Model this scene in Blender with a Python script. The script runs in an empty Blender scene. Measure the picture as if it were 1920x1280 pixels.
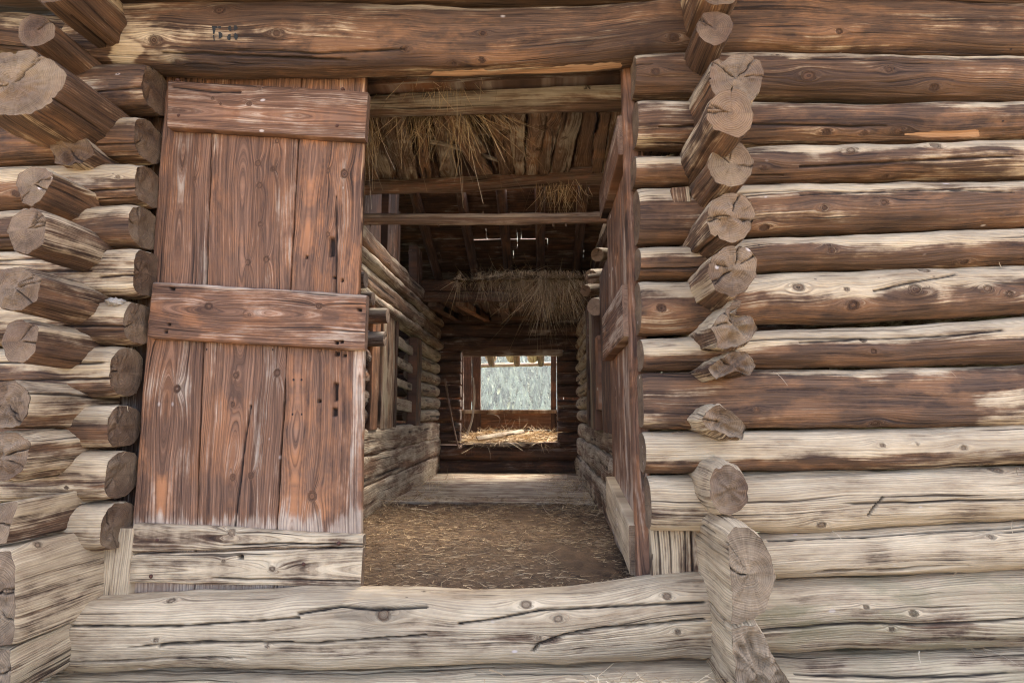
import bpy, math, random
import numpy as np
from mathutils import Vector, Matrix

R = math.radians
rng = np.random.default_rng(7)
random.seed(7)

# ------------------------------------------------------------------ camera
SC = bpy.context.scene
COL = SC.collection
CAM = np.array([0.0, -2.05, 1.10])
PITCH, YAW, LENS = 7.5, 2.8, 19.0
FPX = LENS / 36.0 * 1920.0
cd = bpy.data.cameras.new("camera")
cam = bpy.data.objects.new("camera", cd)
COL.objects.link(cam)
cam.location = CAM
cam.rotation_euler = (R(90 + PITCH), 0, R(YAW))
cd.lens, cd.sensor_width = LENS, 36.0
cd.clip_start, cd.clip_end = 0.05, 4000
SC.camera = cam

# ------------------------------------------------------------------ sky, sun, exposure
SUN_EL, SUN_AZ = 60.0, 25.0        # azimuth the light comes from, clockwise from +Y
w = bpy.data.worlds.new("World")
SC.world = w
w.use_nodes = True
nt = w.node_tree
nt.nodes.clear()
wo = nt.nodes.new("ShaderNodeOutputWorld")
bg = nt.nodes.new("ShaderNodeBackground")
sky = nt.nodes.new("ShaderNodeTexSky")
sky.sky_type = 'NISHITA'
sky.sun_disc = False
sky.sun_elevation = R(SUN_EL)
sky.sun_rotation = R(SUN_AZ)
sky.air_density, sky.dust_density, sky.ozone_density = 0.34, 4.0, 0.0
bg.inputs[1].default_value = 0.15
nt.links.new(sky.outputs[0], bg.inputs[0])
nt.links.new(bg.outputs[0], wo.inputs[0])
ld = bpy.data.lights.new("sun", 'SUN')
ld.energy, ld.angle, ld.color = 1.5, R(30), (1.0, 0.93, 0.82)
sun = bpy.data.objects.new("sun", ld)
COL.objects.link(sun)
az, el = R(SUN_AZ), R(SUN_EL)
tosun = Vector((math.sin(az) * math.cos(el), math.cos(az) * math.cos(el), math.sin(el)))
sun.rotation_euler = tosun.to_track_quat('Z', 'Y').to_euler()
vs = SC.view_settings
vs.view_transform, vs.look, vs.gamma, vs.exposure = 'Standard', 'None', 1.0, 3.7
vs.use_curve_mapping = False
SC.cycles.max_bounces = 10
SC.cycles.diffuse_bounces = 7
SC.cycles.use_denoising = True
SC.cycles.sample_clamp_indirect = 2.0
SC.cycles.use_light_tree = False
SC.cycles.use_guiding = True
SC.cycles.denoising_prefilter = 'NONE'
SC.cycles.filter_width = 1.15

# ------------------------------------------------------------------ pixel <-> place helpers (photo is 1920 x 1280)
MW = np.array(Matrix.Rotation(R(YAW), 3, 'Z') @ Matrix.Rotation(R(90 + PITCH), 3, 'X'))


def ray(px, py):
    return MW @ np.array([(px - 960.0) / FPX, (640.0 - py) / FPX, -1.0])


def at(px, py, Y):
    d = ray(px, py)
    return CAM + d * ((Y - CAM[1]) / d[1])


def atz(px, py, Z):
    d = ray(px, py)
    return CAM + d * ((Z - CAM[2]) / d[2])


def atx(px, py, X):
    d = ray(px, py)
    return CAM + d * ((X - CAM[0]) / d[0])


def proj(V):
    q = (np.asarray(V) - CAM) @ MW
    return 960 + FPX * q[..., 0] / -q[..., 2], 640 - FPX * q[..., 1] / -q[..., 2]


# ------------------------------------------------------------------ numpy noise
_perm = np.random.default_rng(3).permutation(256)
_perm = np.concatenate([_perm, _perm, _perm])
_g = np.random.default_rng(4).normal(size=(256, 3))
_g /= np.linalg.norm(_g, axis=1)[:, None]


def noise(x, y, z=0.0):
    x, y, z = np.broadcast_arrays(np.asarray(x, float), np.asarray(y, float), np.asarray(z, float))
    xi, yi, zi = np.floor(x).astype(int), np.floor(y).astype(int), np.floor(z).astype(int)
    fx, fy, fz = x - xi, y - yi, z - zi
    xi &= 255; yi &= 255; zi &= 255
    u, v, t = [f * f * f * (f * (f * 6 - 15) + 10) for f in (fx, fy, fz)]
    out = 0.0
    for dx in (0, 1):
        wx = u if dx else 1 - u
        ax = _perm[xi + dx]
        for dy in (0, 1):
            wy = wx * (v if dy else 1 - v)
            ay = _perm[ax + yi + dy]
            for dz in (0, 1):
                gg = _g[_perm[ay + zi + dz] & 255]
                out = out + wy * (t if dz else 1 - t) * (gg[..., 0] * (fx - dx) + gg[..., 1] * (fy - dy) + gg[..., 2] * (fz - dz))
    return out * 1.6


def sstep(a, b, x):
    t = np.clip((x - a) / (b - a + 1e-9), 0, 1)
    return t * t * (3 - 2 * t)


# ------------------------------------------------------------------ materials
class NB:
    def __init__(s, m):
        m.use_nodes = True
        s.t = m.node_tree
        s.t.nodes.clear()

    def n(s, typ, ins=None, **kw):
        nd = s.t.nodes.new(typ)
        for k, v in kw.items():
            setattr(nd, k, v)
        for k, v in (ins or {}).items():
            if hasattr(v, "is_linked"):
                s.t.links.new(v, nd.inputs[k])
            else:
                nd.inputs[k].default_value = v
        return nd

    def m(s, op, a, b=0.0, c=0.0, clamp=False):
        return s.n("ShaderNodeMath", {0: a, 1: b, 2: c}, operation=op, use_clamp=clamp).outputs[0]

    def mix(s, f, a, b, mode='MIX'):
        nd = s.n("ShaderNodeMix", data_type='RGBA', blend_type=mode)
        for sock, v in ((nd.inputs[0], f), (nd.inputs[6], a), (nd.inputs[7], b)):
            if hasattr(v, "is_linked"):
                s.t.links.new(v, sock)
            else:
                sock.default_value = (*v, 1) if isinstance(v, tuple) and len(v) == 3 else v
        return nd.outputs[2]

    def rng(s, x, a, b, c=0.0, d=1.0, smooth=False):
        nd = s.n("ShaderNodeMapRange", {0: x, 1: a, 2: b, 3: c, 4: d})
        if smooth:
            nd.interpolation_type = 'SMOOTHSTEP'
        return nd.outputs[0]

    def xyz(s, x, y, z):
        return s.n("ShaderNodeCombineXYZ", {0: x, 1: y, 2: z}).outputs[0]

    def noise(s, vec, scale=1.0, detail=3.0, rough=0.6):
        return s.n("ShaderNodeTexNoise", {"Vector": vec, "Scale": scale, "Detail": detail, "Roughness": rough}).outputs[0]

    def attr(s, name):
        return s.n("ShaderNodeAttribute", attribute_name=name)

    def out(s, col, rough=0.85, normal=None, spec=0.25):
        b = s.n("ShaderNodeBsdfPrincipled")
        for k, v in (("Base Color", col), ("Roughness", rough), ("Specular IOR Level", spec)):
            if hasattr(v, "is_linked"):
                s.t.links.new(v, b.inputs[k])
            else:
                b.inputs[k].default_value = (*v, 1) if isinstance(v, tuple) else v
        if normal is not None:
            s.t.links.new(normal, b.inputs["Normal"])
        o = s.n("ShaderNodeOutputMaterial")
        s.t.links.new(b.outputs[0], o.inputs[0])


def wood(name, dark, mid, warm, pale1, pale2, ring=0.009, ringk=0.35, bump=0.5, specks=0.0, streak=1.0):
    """Weathered wood that follows the grain stored on each mesh: g = (along, across, seed),
    wa = (bleach, knot, crack, end grain), wb = (warmth, moss, stain, fresh chip)."""
    m = bpy.data.materials.new(name)
    b = NB(m)
    g = b.n("ShaderNodeSeparateXYZ", {0: b.attr("g").outputs["Vector"]})
    a, c, sd = g.outputs
    WA = b.attr("wa")
    WB = b.attr("wb")
    sa = b.n("ShaderNodeSeparateColor", {0: WA.outputs["Color"]})
    sb = b.n("ShaderNodeSeparateColor", {0: WB.outputs["Color"]})
    bleach, knot, crack = sa.outputs
    endg = WA.outputs["Alpha"]
    warmth, moss, stain = sb.outputs
    chip = WB.outputs["Alpha"]
    fine = b.rng(b.noise(b.xyz(b.m('MULTIPLY', a, 3.0), b.m('MULTIPLY', c, 150.0), sd), 1, 4, .7), .36, .64)
    mids = b.rng(b.noise(b.xyz(b.m('MULTIPLY', a, 1.1), b.m('MULTIPLY', c, 34.0), sd), 1, 4, .62), .36, .64)
    blot = b.rng(b.noise(b.xyz(b.m('MULTIPLY', a, 5.0), b.m('MULTIPLY', c, 12.0), sd), 1, 5, .64), .35, .66)
    # growth lines: pale early wood running into a narrow dark late-wood line
    ph = b.m('ADD', b.m('DIVIDE', c, ring), b.m('MULTIPLY', b.noise(b.xyz(b.m('MULTIPLY', a, 1.5), b.m('MULTIPLY', c, 20.0), sd), 1, 2, .5), 3.0))
    fr = b.m('FRACT', ph)
    line = b.m('MULTIPLY', b.m('POWER', fr, 2.4), 1.5, clamp=True)
    line = b.m('MULTIPLY', line, b.rng(fr, 1.0, .88, 0, 1))
    line = b.m('MULTIPLY', line, b.rng(mids, .2, .8, .35, 1.1))
    k = b.m('ADD', b.m('MULTIPLY', fine, .5), b.m('MULTIPLY', mids, .5))
    brown = b.mix(b.rng(k, .12, .8), dark, mid)
    brown = b.mix(b.m('MULTIPLY', b.m('MULTIPLY', warmth, b.rng(blot, .3, .75)), b.rng(mids, .1, .8, .4, 1)), brown, warm)
    pale = b.mix(b.rng(b.m('ADD', b.m('MULTIPLY', k, .55), b.m('MULTIPLY', blot, .45)), .15, .85), pale1, pale2)
    bl = b.m('ADD', bleach, b.m('ADD', b.m('MULTIPLY', b.m('SUBTRACT', fine, .5), .45 * streak),
                                b.m('MULTIPLY', b.m('SUBTRACT', blot, .5), .5 * streak)))
    col = b.mix(b.rng(bl, .24, .80, 0, 1, True), brown, pale)
    # grooves worn between the fibres
    gro = b.rng(b.noise(b.xyz(b.m('MULTIPLY', a, .9), b.m('MULTIPLY', c, 85.0), b.m('ADD', sd, 4.4)), 1, 4, .6), .55, .66)
    gro = b.m('MULTIPLY', gro, b.rng(b.noise(b.xyz(b.m('MULTIPLY', a, 1.6), b.m('MULTIPLY', c, 9.0), b.m('ADD', sd, 1.4)), 1, 3, .6), .38, .6))
    gro = b.m('MULTIPLY', gro, b.m('SUBTRACT', 1.0, endg))
    col = b.mix(b.m('MULTIPLY', gro, b.rng(bl, .3, .9, .68, .36)), col, b.mix(b.rng(bl, .3, .9, .4, .9), dark, mid))
    # thin dark drying checks along the grain
    ck = b.rng(b.noise(b.xyz(b.m('MULTIPLY', a, 1.3), b.m('MULTIPLY', c, 60.0), b.m('ADD', sd, 7.7)), 1, 3, .55), .635, .69)
    ck = b.m('MULTIPLY', ck, b.m('SUBTRACT', 1.0, endg))
    col = b.mix(b.m('MULTIPLY', line, ringk), col, b.mix(.35, dark, (.02, .012, .008)))
    col = b.mix(b.m('MULTIPLY', ck, .85), col, (.028, .017, .011))
    col = b.mix(b.m('MULTIPLY', stain, b.rng(blot, .25, .7, .35, 1)), col, (.03, .02, .015))
    col = b.mix(b.m('MULTIPLY', moss, b.rng(blot, .3, .7)), col, (.20, .165, .080))
    chip = b.rng(b.m('ADD', chip, b.m('ADD', b.m('MULTIPLY', b.m('SUBTRACT', fine, .5), .5), b.m('MULTIPLY', b.m('SUBTRACT', mids, .5), .5))), .45, .7)
    col = b.mix(chip, col, b.mix(mids, (.42, .22, .10), (.64, .41, .24)))
    col = b.mix(b.m('MULTIPLY', knot, .85), col, b.mix(fine, (.025, .014, .008), (.13, .062, .032)))
    # end grain
    er = b.m('FRACT', b.m('ADD', b.m('DIVIDE', c, .0065), b.m('MULTIPLY', blot, 1.2)))
    rad = b.rng(b.noise(b.xyz(b.m('MULTIPLY', a, 170.0), b.m('MULTIPLY', c, 14.0), sd), 1, 4, .65), .35, .68)
    rck = b.rng(b.noise(b.xyz(b.m('MULTIPLY', a, 95.0), b.m('MULTIPLY', c, 9.0), b.m('ADD', sd, 3.0)), 1, 3, .6), .64, .72)
    ecol = b.mix(b.m('ADD', b.m('MULTIPLY', er, .25), b.m('ADD', b.m('MULTIPLY', rad, .25), b.m('MULTIPLY', blot, .5))), b.mix(bleach, dark, b.mix(.8, pale1, dark)), b.mix(bleach, mid, b.mix(.5, pale2, mid)))
    ecol = b.mix(b.m('MULTIPLY', warmth, b.rng(blot, .1, .9, .45, 1)), ecol, b.mix(er, (.165, .090, .042), (.34, .21, .105)))
    ecol = b.mix(b.m('MULTIPLY', rck, .45), ecol, (.025, .017, .012))
    col = b.mix(endg, col, ecol)
    col = b.mix(b.m('MULTIPLY', crack, .93), col, (.012, .008, .006))
    if specks:
        vo = b.n("ShaderNodeTexVoronoi", {"Vector": b.xyz(b.m('MULTIPLY', a, 13.0), b.m('MULTIPLY', c, 22.0), sd), "Scale": 1.0})
        sp = b.m('MULTIPLY', b.rng(b.m("ADD", vo.outputs["Distance"], b.m("MULTIPLY", b.m("SUBTRACT", blot, .5), .12)), .16, .08), b.rng(b.n("ShaderNodeSeparateColor", {0: vo.outputs["Color"]}).outputs[0], 1 - specks, 1 - specks + .02))
        col = b.mix(sp, col, (.62, .52, .42))
        sp2 = b.m('MULTIPLY', b.rng(vo.outputs["Distance"], .09, .05), b.rng(b.n("ShaderNodeSeparateColor", {0: vo.outputs["Color"]}).outputs[1], 1 - specks * 1.2, 1 - specks * 1.2 + .02))
        col = b.mix(sp2, col, (.02, .012, .01))
    h = b.m('ADD', b.m('MULTIPLY', fine, .35), b.m('ADD', b.m('MULTIPLY', mids, .5), b.m('MULTIPLY', line, -.5)))
    h = b.m('ADD', h, b.m('MULTIPLY', gro, -.6))
    h = b.m('ADD', h, b.m('ADD', b.m('MULTIPLY', ck, -1.4), b.m('MULTIPLY', blot, .35)))
    bp = b.n("ShaderNodeBump", {"Strength": bump, "Distance": .006, "Height": h})
    b.out(col, b.rng(bleach, 0, 1, .72, .92), bp.outputs[0], .25)
    return m


M_LOG = wood("log_wood", (.032, .018, .011), (.178, .102, .056), (.29, .145, .066), (.36, .26, .150), (.74, .58, .355), specks=.04, bump=.65)
M_DOOR = wood("door_wood", (.062, .032, .019), (.31, .163, .090), (.45, .195, .080), (.28, .19, .125), (.62, .475, .33), ring=.0105, ringk=.55, bump=.7, specks=.09)
M_INT = wood("barn_interior_wood", (.088, .050, .030), (.31, .19, .115), (.44, .22, .095), (.27, .21, .14), (.64, .545, .39), bump=.6)
M_DARK = wood("dark_wood", (.045, .026, .017), (.13, .075, .048), (.28, .12, .05), (.20, .16, .12), (.42, .36, .28), bump=.5)  # darker brown palette than barn_interior_wood
M_BARK = wood("bark_pole_wood", (.09, .052, .034), (.30, .20, .13), (.34, .145, .075), (.28, .19, .13), (.48, .37, .26), ring=.02, ringk=.2, bump=.8, streak=1.6)


def simple(name, c1, c2, scale=8, rough=.9, bump=.3, detail=5):
    m = bpy.data.materials.new(name)
    b = NB(m)
    tc = b.n("ShaderNodeTexCoord").outputs["Object"]
    n = b.rng(b.noise(tc, scale, detail, .65), .3, .7)
    n2 = b.noise(tc, scale * 9, 3, .6)
    bp = b.n("ShaderNodeBump", {"Strength": bump, "Distance": .01, "Height": b.m('ADD', n, n2)})
    b.out(b.mix(b.m('MULTIPLY', n, b.rng(n2, .3, .65, .4, 1)), c1, c2), rough, bp.outputs[0])
    return m


def blade_mat(name, c1, c2, c3):
    m = bpy.data.materials.new(name)
    b = NB(m)
    r = b.attr("tone").outputs["Fac"]
    b.out(b.mix(b.rng(r, .6, 1), b.mix(b.rng(r, 0, .6), c1, c2), c3), .75)
    return m


M_HAY = blade_mat("dry_hay", (.16, .10, .045), (.50, .35, .18), (.78, .62, .38))
M_STRAW = blade_mat("bright_straw", (.30, .19, .09), (.56, .41, .22), (.74, .61, .40))
M_LITTER = blade_mat("floor_straw", (.09, .055, .028), (.31, .20, .10), (.70, .53, .30))
M_CHAFF = simple("hay_litter_floor", (.042, .026, .015), (.17, .105, .055), 14, .95, .8, 8)
M_HAYBED = simple("hay_bed", (.05, .028, .012), (.20, .12, .05), 20, .95, .8, 8)
M_GROUND = simple("trodden_dry_earth", (.13, .105, .07), (.25, .205, .14), 3, .95, .4)
M_HILL = simple("forest_floor", (.05, .065, .035), (.10, .11, .06), .05, .95, .2)
M_NAIL = simple("rusty_iron", (.05, .025, .018), (.14, .06, .035), 60, .6, .4)
M_INK = simple("black_stencil_paint", (.018, .022, .022), (.05, .05, .045), 90, .8, .1)
M_TUFT = simple("pale_fungus", (.45, .38, .28), (.70, .64, .52), 40, .9, .8)


def leafmat():
    m = bpy.data.materials.new("spruce_needles")
    b = NB(m)
    r = b.attr("tone").outputs["Fac"]
    b.out(b.mix(r, (.030, .042, .026), (.30, .33, .22)), .8)
    return m


M_SPRUCE = leafmat()


# ------------------------------------------------------------------ object bookkeeping
WPOS = {}


def thing(name, label, cat, loc, group=None, kind="thing"):
    o = bpy.data.objects.new(name, None)
    o.empty_display_size = .1
    COL.objects.link(o)
    o.location = Vector([float(v) for v in loc])
    WPOS[o.name] = np.array([float(v) for v in loc])
    o["label"], o["category"], o["kind"] = label, cat, kind
    if group:
        o["group"] = group
    return o


def tag(o, label=None, cat=None, group=None, kind=None):
    for k, v in (("label", label), ("category", cat), ("group", group), ("kind", kind)):
        if v:
            o[k] = v
    return o


def mesh_obj(name, parent, mat, V, quads, tris=None, attrs=None, smooth=True):
    V = np.asarray(V, float)
    org = (V.min(0) + V.max(0)) / 2
    me = bpy.data.meshes.new(name)
    quads = np.zeros((0, 4), int) if quads is None or not len(quads) else np.asarray(quads, int)
    tris = np.zeros((0, 3), int) if tris is None or not len(tris) else np.asarray(tris, int)
    nq, ntr = len(quads), len(tris)
    me.vertices.add(len(V))
    me.vertices.foreach_set("co", (V - org).astype(np.float32).ravel())
    me.loops.add(nq * 4 + ntr * 3)
    me.loops.foreach_set("vertex_index", np.concatenate([quads.ravel(), tris.ravel()]).astype(np.int32))
    me.polygons.add(nq + ntr)
    st = np.concatenate([np.arange(nq) * 4, nq * 4 + np.arange(ntr) * 3]).astype(np.int32)
    me.polygons.foreach_set("loop_start", st)
    me.polygons.foreach_set("use_smooth", np.full(nq + ntr, smooth))
    me.update(calc_edges=True)
    for k, A in (attrs or {}).items():
        A = np.asarray(A, np.float32)
        if A.ndim == 1:
            me.attributes.new(k, 'FLOAT', 'POINT').data.foreach_set("value", A)
        elif A.shape[1] == 3:
            me.attributes.new(k, 'FLOAT_VECTOR', 'POINT').data.foreach_set("vector", A.ravel())
        else:
            me.attributes.new(k, 'FLOAT_COLOR', 'POINT').data.foreach_set("color", A.ravel())
    me.materials.append(mat)
    me.validate()
    o = bpy.data.objects.new(name, me)
    COL.objects.link(o)
    po = np.zeros(3)
    if parent is not None:
        o.parent = parent
        po = WPOS[parent.name]
    o.location = Vector(org - po)
    WPOS[o.name] = org
    return o


# ------------------------------------------------------------------ cross sections
def sec_round(h, b, n, dsf, nback):
    """closed loop in (u, v), u towards 'side', v outwards; front denser than back"""
    t = np.linspace(-math.pi, math.pi, 1441)[:-1]
    cu = np.sign(np.sin(t)) * np.abs(np.sin(t)) ** (2 / n)
    cv = np.sign(np.cos(t)) * np.abs(np.cos(t)) ** (2 / n)
    # t = 0 front (v = 1); u = +1 at t = pi/2.  CCW in (u,v) means decreasing t
    cu, cv = cu[::-1], cv[::-1]
    p = np.stack([cu, cv], 1)
    q = np.concatenate([p, p[:1]])
    dl = np.hypot((q[1:, 0] - q[:-1, 0]) * h, (q[1:, 1] - q[:-1, 1]) * b)
    wt = dl * np.where((q[1:, 1] + q[:-1, 1]) / 2 > -.35, 1 / dsf, 0)
    back = (q[1:, 1] + q[:-1, 1]) / 2 <= -.35
    wt[back] = dl[back] / max(dl[back].sum(), 1e-9) * nback
    cw = np.concatenate([[0], np.cumsum(wt)])
    N = max(10, int(cw[-1]))
    s = np.linspace(0, cw[-1], N + 1)[:-1]
    iu = np.interp(s, cw, q[:, 0])
    iv = np.interp(s, cw, q[:, 1])
    ca = np.interp(s, cw, np.concatenate([[0], np.cumsum(dl)]))
    return iu, iv, ca


def sec_board(w_, t_, ds, r=.004, nback=3):
    """w_, t_ half sizes"""
    r = min(r, w_ * .4, t_ * .6)
    pts = []
    nf = max(3, int(2 * w_ / ds))
    for f in np.linspace(w_ - r, -w_ + r, nf):          # front, u from + to -  (CCW in u,v)
        pts.append((f, t_))
    for a_ in (30, 60):
        pts.append((-w_ + r - r * math.sin(R(a_)), t_ - r + r * math.cos(R(a_))))
    ns = max(2, int(2 * t_ / max(ds, .008)))
    for f in np.linspace(t_ - r, -t_, ns):
        pts.append((-w_, f))
    for f in np.linspace(-w_, w_, nback + 2)[1:-1]:
        pts.append((f, -t_))
    for f in np.linspace(-t_, t_ - r, ns):
        pts.append((w_, f))
    for a_ in (60, 30):
        pts.append((w_ - r + r * math.sin(R(a_)), t_ - r + r * math.cos(R(a_))))
    p = np.array(pts)
    return p[:, 0] / w_, p[:, 1] / t_, -p[:, 0] + 5


_seed = [0]


def sweep(name, parent, mat, C, S, O, sec, **o):
    """A length of timber: section (u,v) swept along stations C with half-vectors S (side) and O (out)."""
    _seed[0] += 1
    rg = np.random.default_rng(1000 + _seed[0])
    g = o.get
    C, S, O = np.array(C, float), np.array(S, float), np.array(O, float)
    T = len(C)
    u, v, ca = sec
    K = len(u)
    dl = np.linalg.norm(np.diff(C, axis=0), axis=1)
    al = np.concatenate([[0], np.cumsum(dl)])
    L = al[-1]
    A = np.gradient(C, axis=0)
    A /= np.linalg.norm(A, axis=1)[:, None]
    ao, co, sd = rg.uniform(0, 40), rg.uniform(0, 40), rg.uniform(0, 60)
    sw, so = np.linalg.norm(S[T // 2]), np.linalg.norm(O[T // 2])
    # rounded arris at cut ends
    ends = np.zeros(T)
    bev = g('bevel', .012)
    if g('cap', (1, 1))[0]:
        ends += np.exp(-(al / bev) ** 1.2)
    if g('cap', (1, 1))[1]:
        ends += np.exp(-((L - al) / bev) ** 1.2)
    sc = 1 - g('bevk', .05) * ends
    V = C[:, None] + (S * sc[:, None])[:, None] * u[None, :, None] + (O * sc[:, None])[:, None] * v[None, :, None]
    pm = np.stack([u * sw, v * so], 1)
    tg = np.roll(pm, -1, 0) - np.roll(pm, 1, 0)
    nm = np.stack([tg[:, 1], -tg[:, 0]], 1)
    nm /= np.linalg.norm(nm, axis=1)[:, None] + 1e-9
    if (nm * pm).sum() < 0:
        nm = -nm
    Sn = S / np.linalg.norm(S, axis=1)[:, None]
    On = O / np.linalg.norm(O, axis=1)[:, None]
    Nrm = Sn[:, None] * nm[None, :, 0:1] + On[:, None] * nm[None, :, 1:2]
    a2 = np.broadcast_to(al[:, None], (T, K))
    c2 = np.broadcast_to(ca[None, :], (T, K))
    uu = np.broadcast_to(u[None, :], (T, K))
    vv = np.broadcast_to(v[None, :], (T, K))
    px, py = proj(V)
    front = vv > g('frontv', -.2)
    # --- knots
    kn = []
    for (kx, ky, kr) in g('knots', ()):
        dd = (px - kx) ** 2 + (py - ky) ** 2 + (~front) * 1e6
        i, k_ = np.unravel_index(np.argmin(dd), dd.shape)
        if dd[i, k_] < 400:
            kn.append((al[i], ca[k_], kr))
    fi = np.where(v > .1)[0]
    for _ in range(g('nknots', 0)):
        kn.append((rg.uniform(0, L), ca[rg.choice(fi)], rg.uniform(.008, .02) * g('knotr', 1)))
    wn = noise((a2 + ao) * 1.3, (c2 + co) * 5, sd) * .022 + noise((a2 + ao) * 4, (c2 + co) * 16, sd + 3) * .006
    if g('fig') == 'plank':
        c0 = g('pith', rg.uniform(-.5, .5)) * sw + noise(al * .9 + ao, sd)[:, None] * .03
        hh = .012 + .035 * np.abs(noise(al * .8 + ao + 9, sd) + .55 * noise(al * 2.3 + ao, sd + 4))[:, None]
        cc = np.sign(uu) * 0 + (c2 - 5)
        psi = np.sqrt((cc - c0) ** 2 + hh ** 2) * 1.1 + wn * .35 + co
    else:
        psi = c2 + co + wn
    knot = np.zeros((T, K))
    disp = np.zeros((T, K))
    for (ka, kc, kr) in kn:
        da, dc = (a2 - ka), (c2 - kc)
        j = noise(a2 * 30 + ao, c2 * 30, sd) * .25 * kr
        rho2 = (da * .42) ** 2 + dc ** 2
        rho = np.sqrt((da * .8) ** 2 + dc ** 2) + j
        psi = psi - dc * (kr * kr * 1.6) / (rho2 + .35 * kr * kr) + (kr * .6) * np.exp(-rho2 / (kr * 2.2) ** 2)
        inside = sstep(kr * 1.0, kr * .75, rho)
        psi = psi * (1 - inside) + (co + rho * 1.2) * inside
        knot = np.maximum(knot, inside * (.55 + .45 * sstep(.2, .9, rho / kr)))
        disp += g('knoth', .004) * (np.exp(-rho2 / (kr * 1.8) ** 2) - .6 * inside)
    # --- relief
    lump, fib = g('lump', .007), g('fib', .0032)
    seam = 1 - g('seamk', 0) * np.abs(uu) ** 4
    disp += lump * (noise((a2 + ao) * 2.6, (c2 + co) * 5.5, sd) + .5 * noise((a2 + ao) * 8, (c2 + co) * 13, sd + 5)) * seam
    disp += fib * (noise((a2 + ao) * 3.0, psi * 48, sd + 1) + .8 * noise((a2 + ao) * 9, psi * 30, sd + 2))
    rot = g('rot', 0)
    if rot:
        rr = noise((a2 + ao) * 14, (c2 + co) * 14, sd) + .6 * noise((a2 + ao) * 34, (c2 + co) * 34, sd)
        fall = np.exp(-a2 / g('rotlen', .12)) if g('rotend', 0) == 0 else np.exp(-(L - a2) / g('rotlen', .12))
        disp += rot * rr * fall
    # --- checks (long drying cracks)
    crack = np.zeros((T, K))
    for _ in range(g('ncr', 2)):
        kc = ca[rg.choice(np.where(v > .25)[0])]
        m0 = rg.uniform(-.1 * L, .75 * L)
        ln = rg.uniform(.25, .9) * min(L, 1.3)
        d = c2 - kc - noise(a2 * 1.6 + ao, sd + _) * .02 - noise(a2 * 9, sd + _) * .003
        wd = g('crw', .0056) * rg.uniform(.6, 1.3) * np.clip(np.minimum((a2 - m0), (m0 + ln - a2)) / .12, 0, 1)
        crack = np.maximum(crack, sstep(1.0, .35, np.abs(d) / (wd + 1e-6)) * (wd > .0012))
    for (poly, wpx) in g('crpx', ()):
        for (x0, y0), (x1, y1) in zip(poly[:-1], poly[1:]):
            ux, uy = x1 - x0, y1 - y0
            t = np.clip(((px - x0) * ux + (py - y0) * uy) / (ux * ux + uy * uy), 0, 1)
            d = np.hypot(px - x0 - t * ux, py - y0 - t * uy) + noise(px * .05, py * .05) * 1.0
            wpx = max(wpx, 2.7)
            crack = np.maximum(crack, sstep(wpx, wpx * .3, d) * front)
    disp -= g('crd', .010) * crack
    for (hx, hy, hw, hh_) in g('holes', ()):
        d = np.maximum(np.abs(px - hx) / hw, np.abs(py - hy) / hh_)
        hm = sstep(1.15, .8, d) * front
        crack = np.maximum(crack, hm)
        disp -= .02 * hm
    V = V + Nrm * disp[..., None]
    # --- weathering
    top = sstep(g('tb0', .35) - .3, g('tb0', .35) + .3, uu + .45 * noise((a2 + ao) * 1.4, (c2 + co) * 9, sd) + .2 * noise((a2 + ao) * 6, (c2 + co) * 30, sd))
    bleach = g('base', .1) + g('top', .6) * top + g('bvar', .5) * noise((a2 + ao) * 1.1, (c2 + co) * 13, sd + 8) + .15 * noise((a2 + ao) * 5, (c2 + co) * 40, sd + 9)
    bleach = bleach + np.clip(disp / .006, -1, 1) * .12
    for (f) in g('bpx', ()):                      # extra bleaching given as a function of the photo position
        bleach = bleach + f(px, py)
    warmth = np.clip(g('warm', .5) + .7 * noise((a2 + ao) * 1.7, (c2 + co) * 7, sd + 11), 0, 1)
    mossv = np.clip(g('moss', 0) * (.5 + 1.2 * noise((a2 + ao) * 2.2, (c2 + co) * 6, sd + 12)), 0, 1)
    stain = np.clip(g('stain', .35) * (noise((a2 + ao) * 1.5, (c2 + co) * 10, sd + 13) * 1.6 - .1), 0, 1)
    chip = np.zeros((T, K))
    for f in g('chips', ()):
        chip = np.maximum(chip, f(px, py) * front)
    for f in g('stains', ()):
        stain = np.maximum(stain, f(px, py) * front)
    z = np.zeros((T, K))
    Vs, G = [V.reshape(-1, 3)], [np.stack([a2 + ao, psi, z + sd], -1).reshape(-1, 3)]
    WAs = [np.stack([np.clip(bleach, 0, 1), knot, crack, z], -1).reshape(-1, 4)]
    WBs = [np.stack([warmth, mossv, stain, chip], -1).reshape(-1, 4)]
    ii, kk = np.meshgrid(np.arange(T - 1), np.arange(K), indexing='ij')
    k1 = (kk + 1) % K
    Q = np.stack([ii * K + kk, ii * K + k1, (ii + 1) * K + k1, (ii + 1) * K + kk], -1).reshape(-1, 4)
    flip = np.dot(np.cross(S[T // 2], O[T // 2]), A[T // 2]) < 0
    if flip:
        Q = Q[:, ::-1]
    quads, tris = [Q], []
    base = T * K
    for e in (0, 1):
        if not g('cap', (1, 1))[e]:
            continue
        i = 0 if e == 0 else T - 1
        ax = -A[i] if e == 0 else A[i]
        ring = V[i]
        # the end takes the skew of the last section, then a rough sawn face
        nr = g('rings', max(2, int(min(sw, so) / g('capres', .012))))
        cen = ring.mean(0)
        rs = np.linspace(1, 0, nr + 1)[:-1]
        P = cen + (ring - cen)[None] * rs[:, None, None]
        rad = np.linalg.norm((ring - cen), axis=1)[None] * rs[:, None]
        ang = np.arctan2(u * sw, v * so)[None] + 0 * rad
        tilt = g('tilt', 0) * (uu[i] * 1.0)[None] * rs[:, None]
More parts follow.
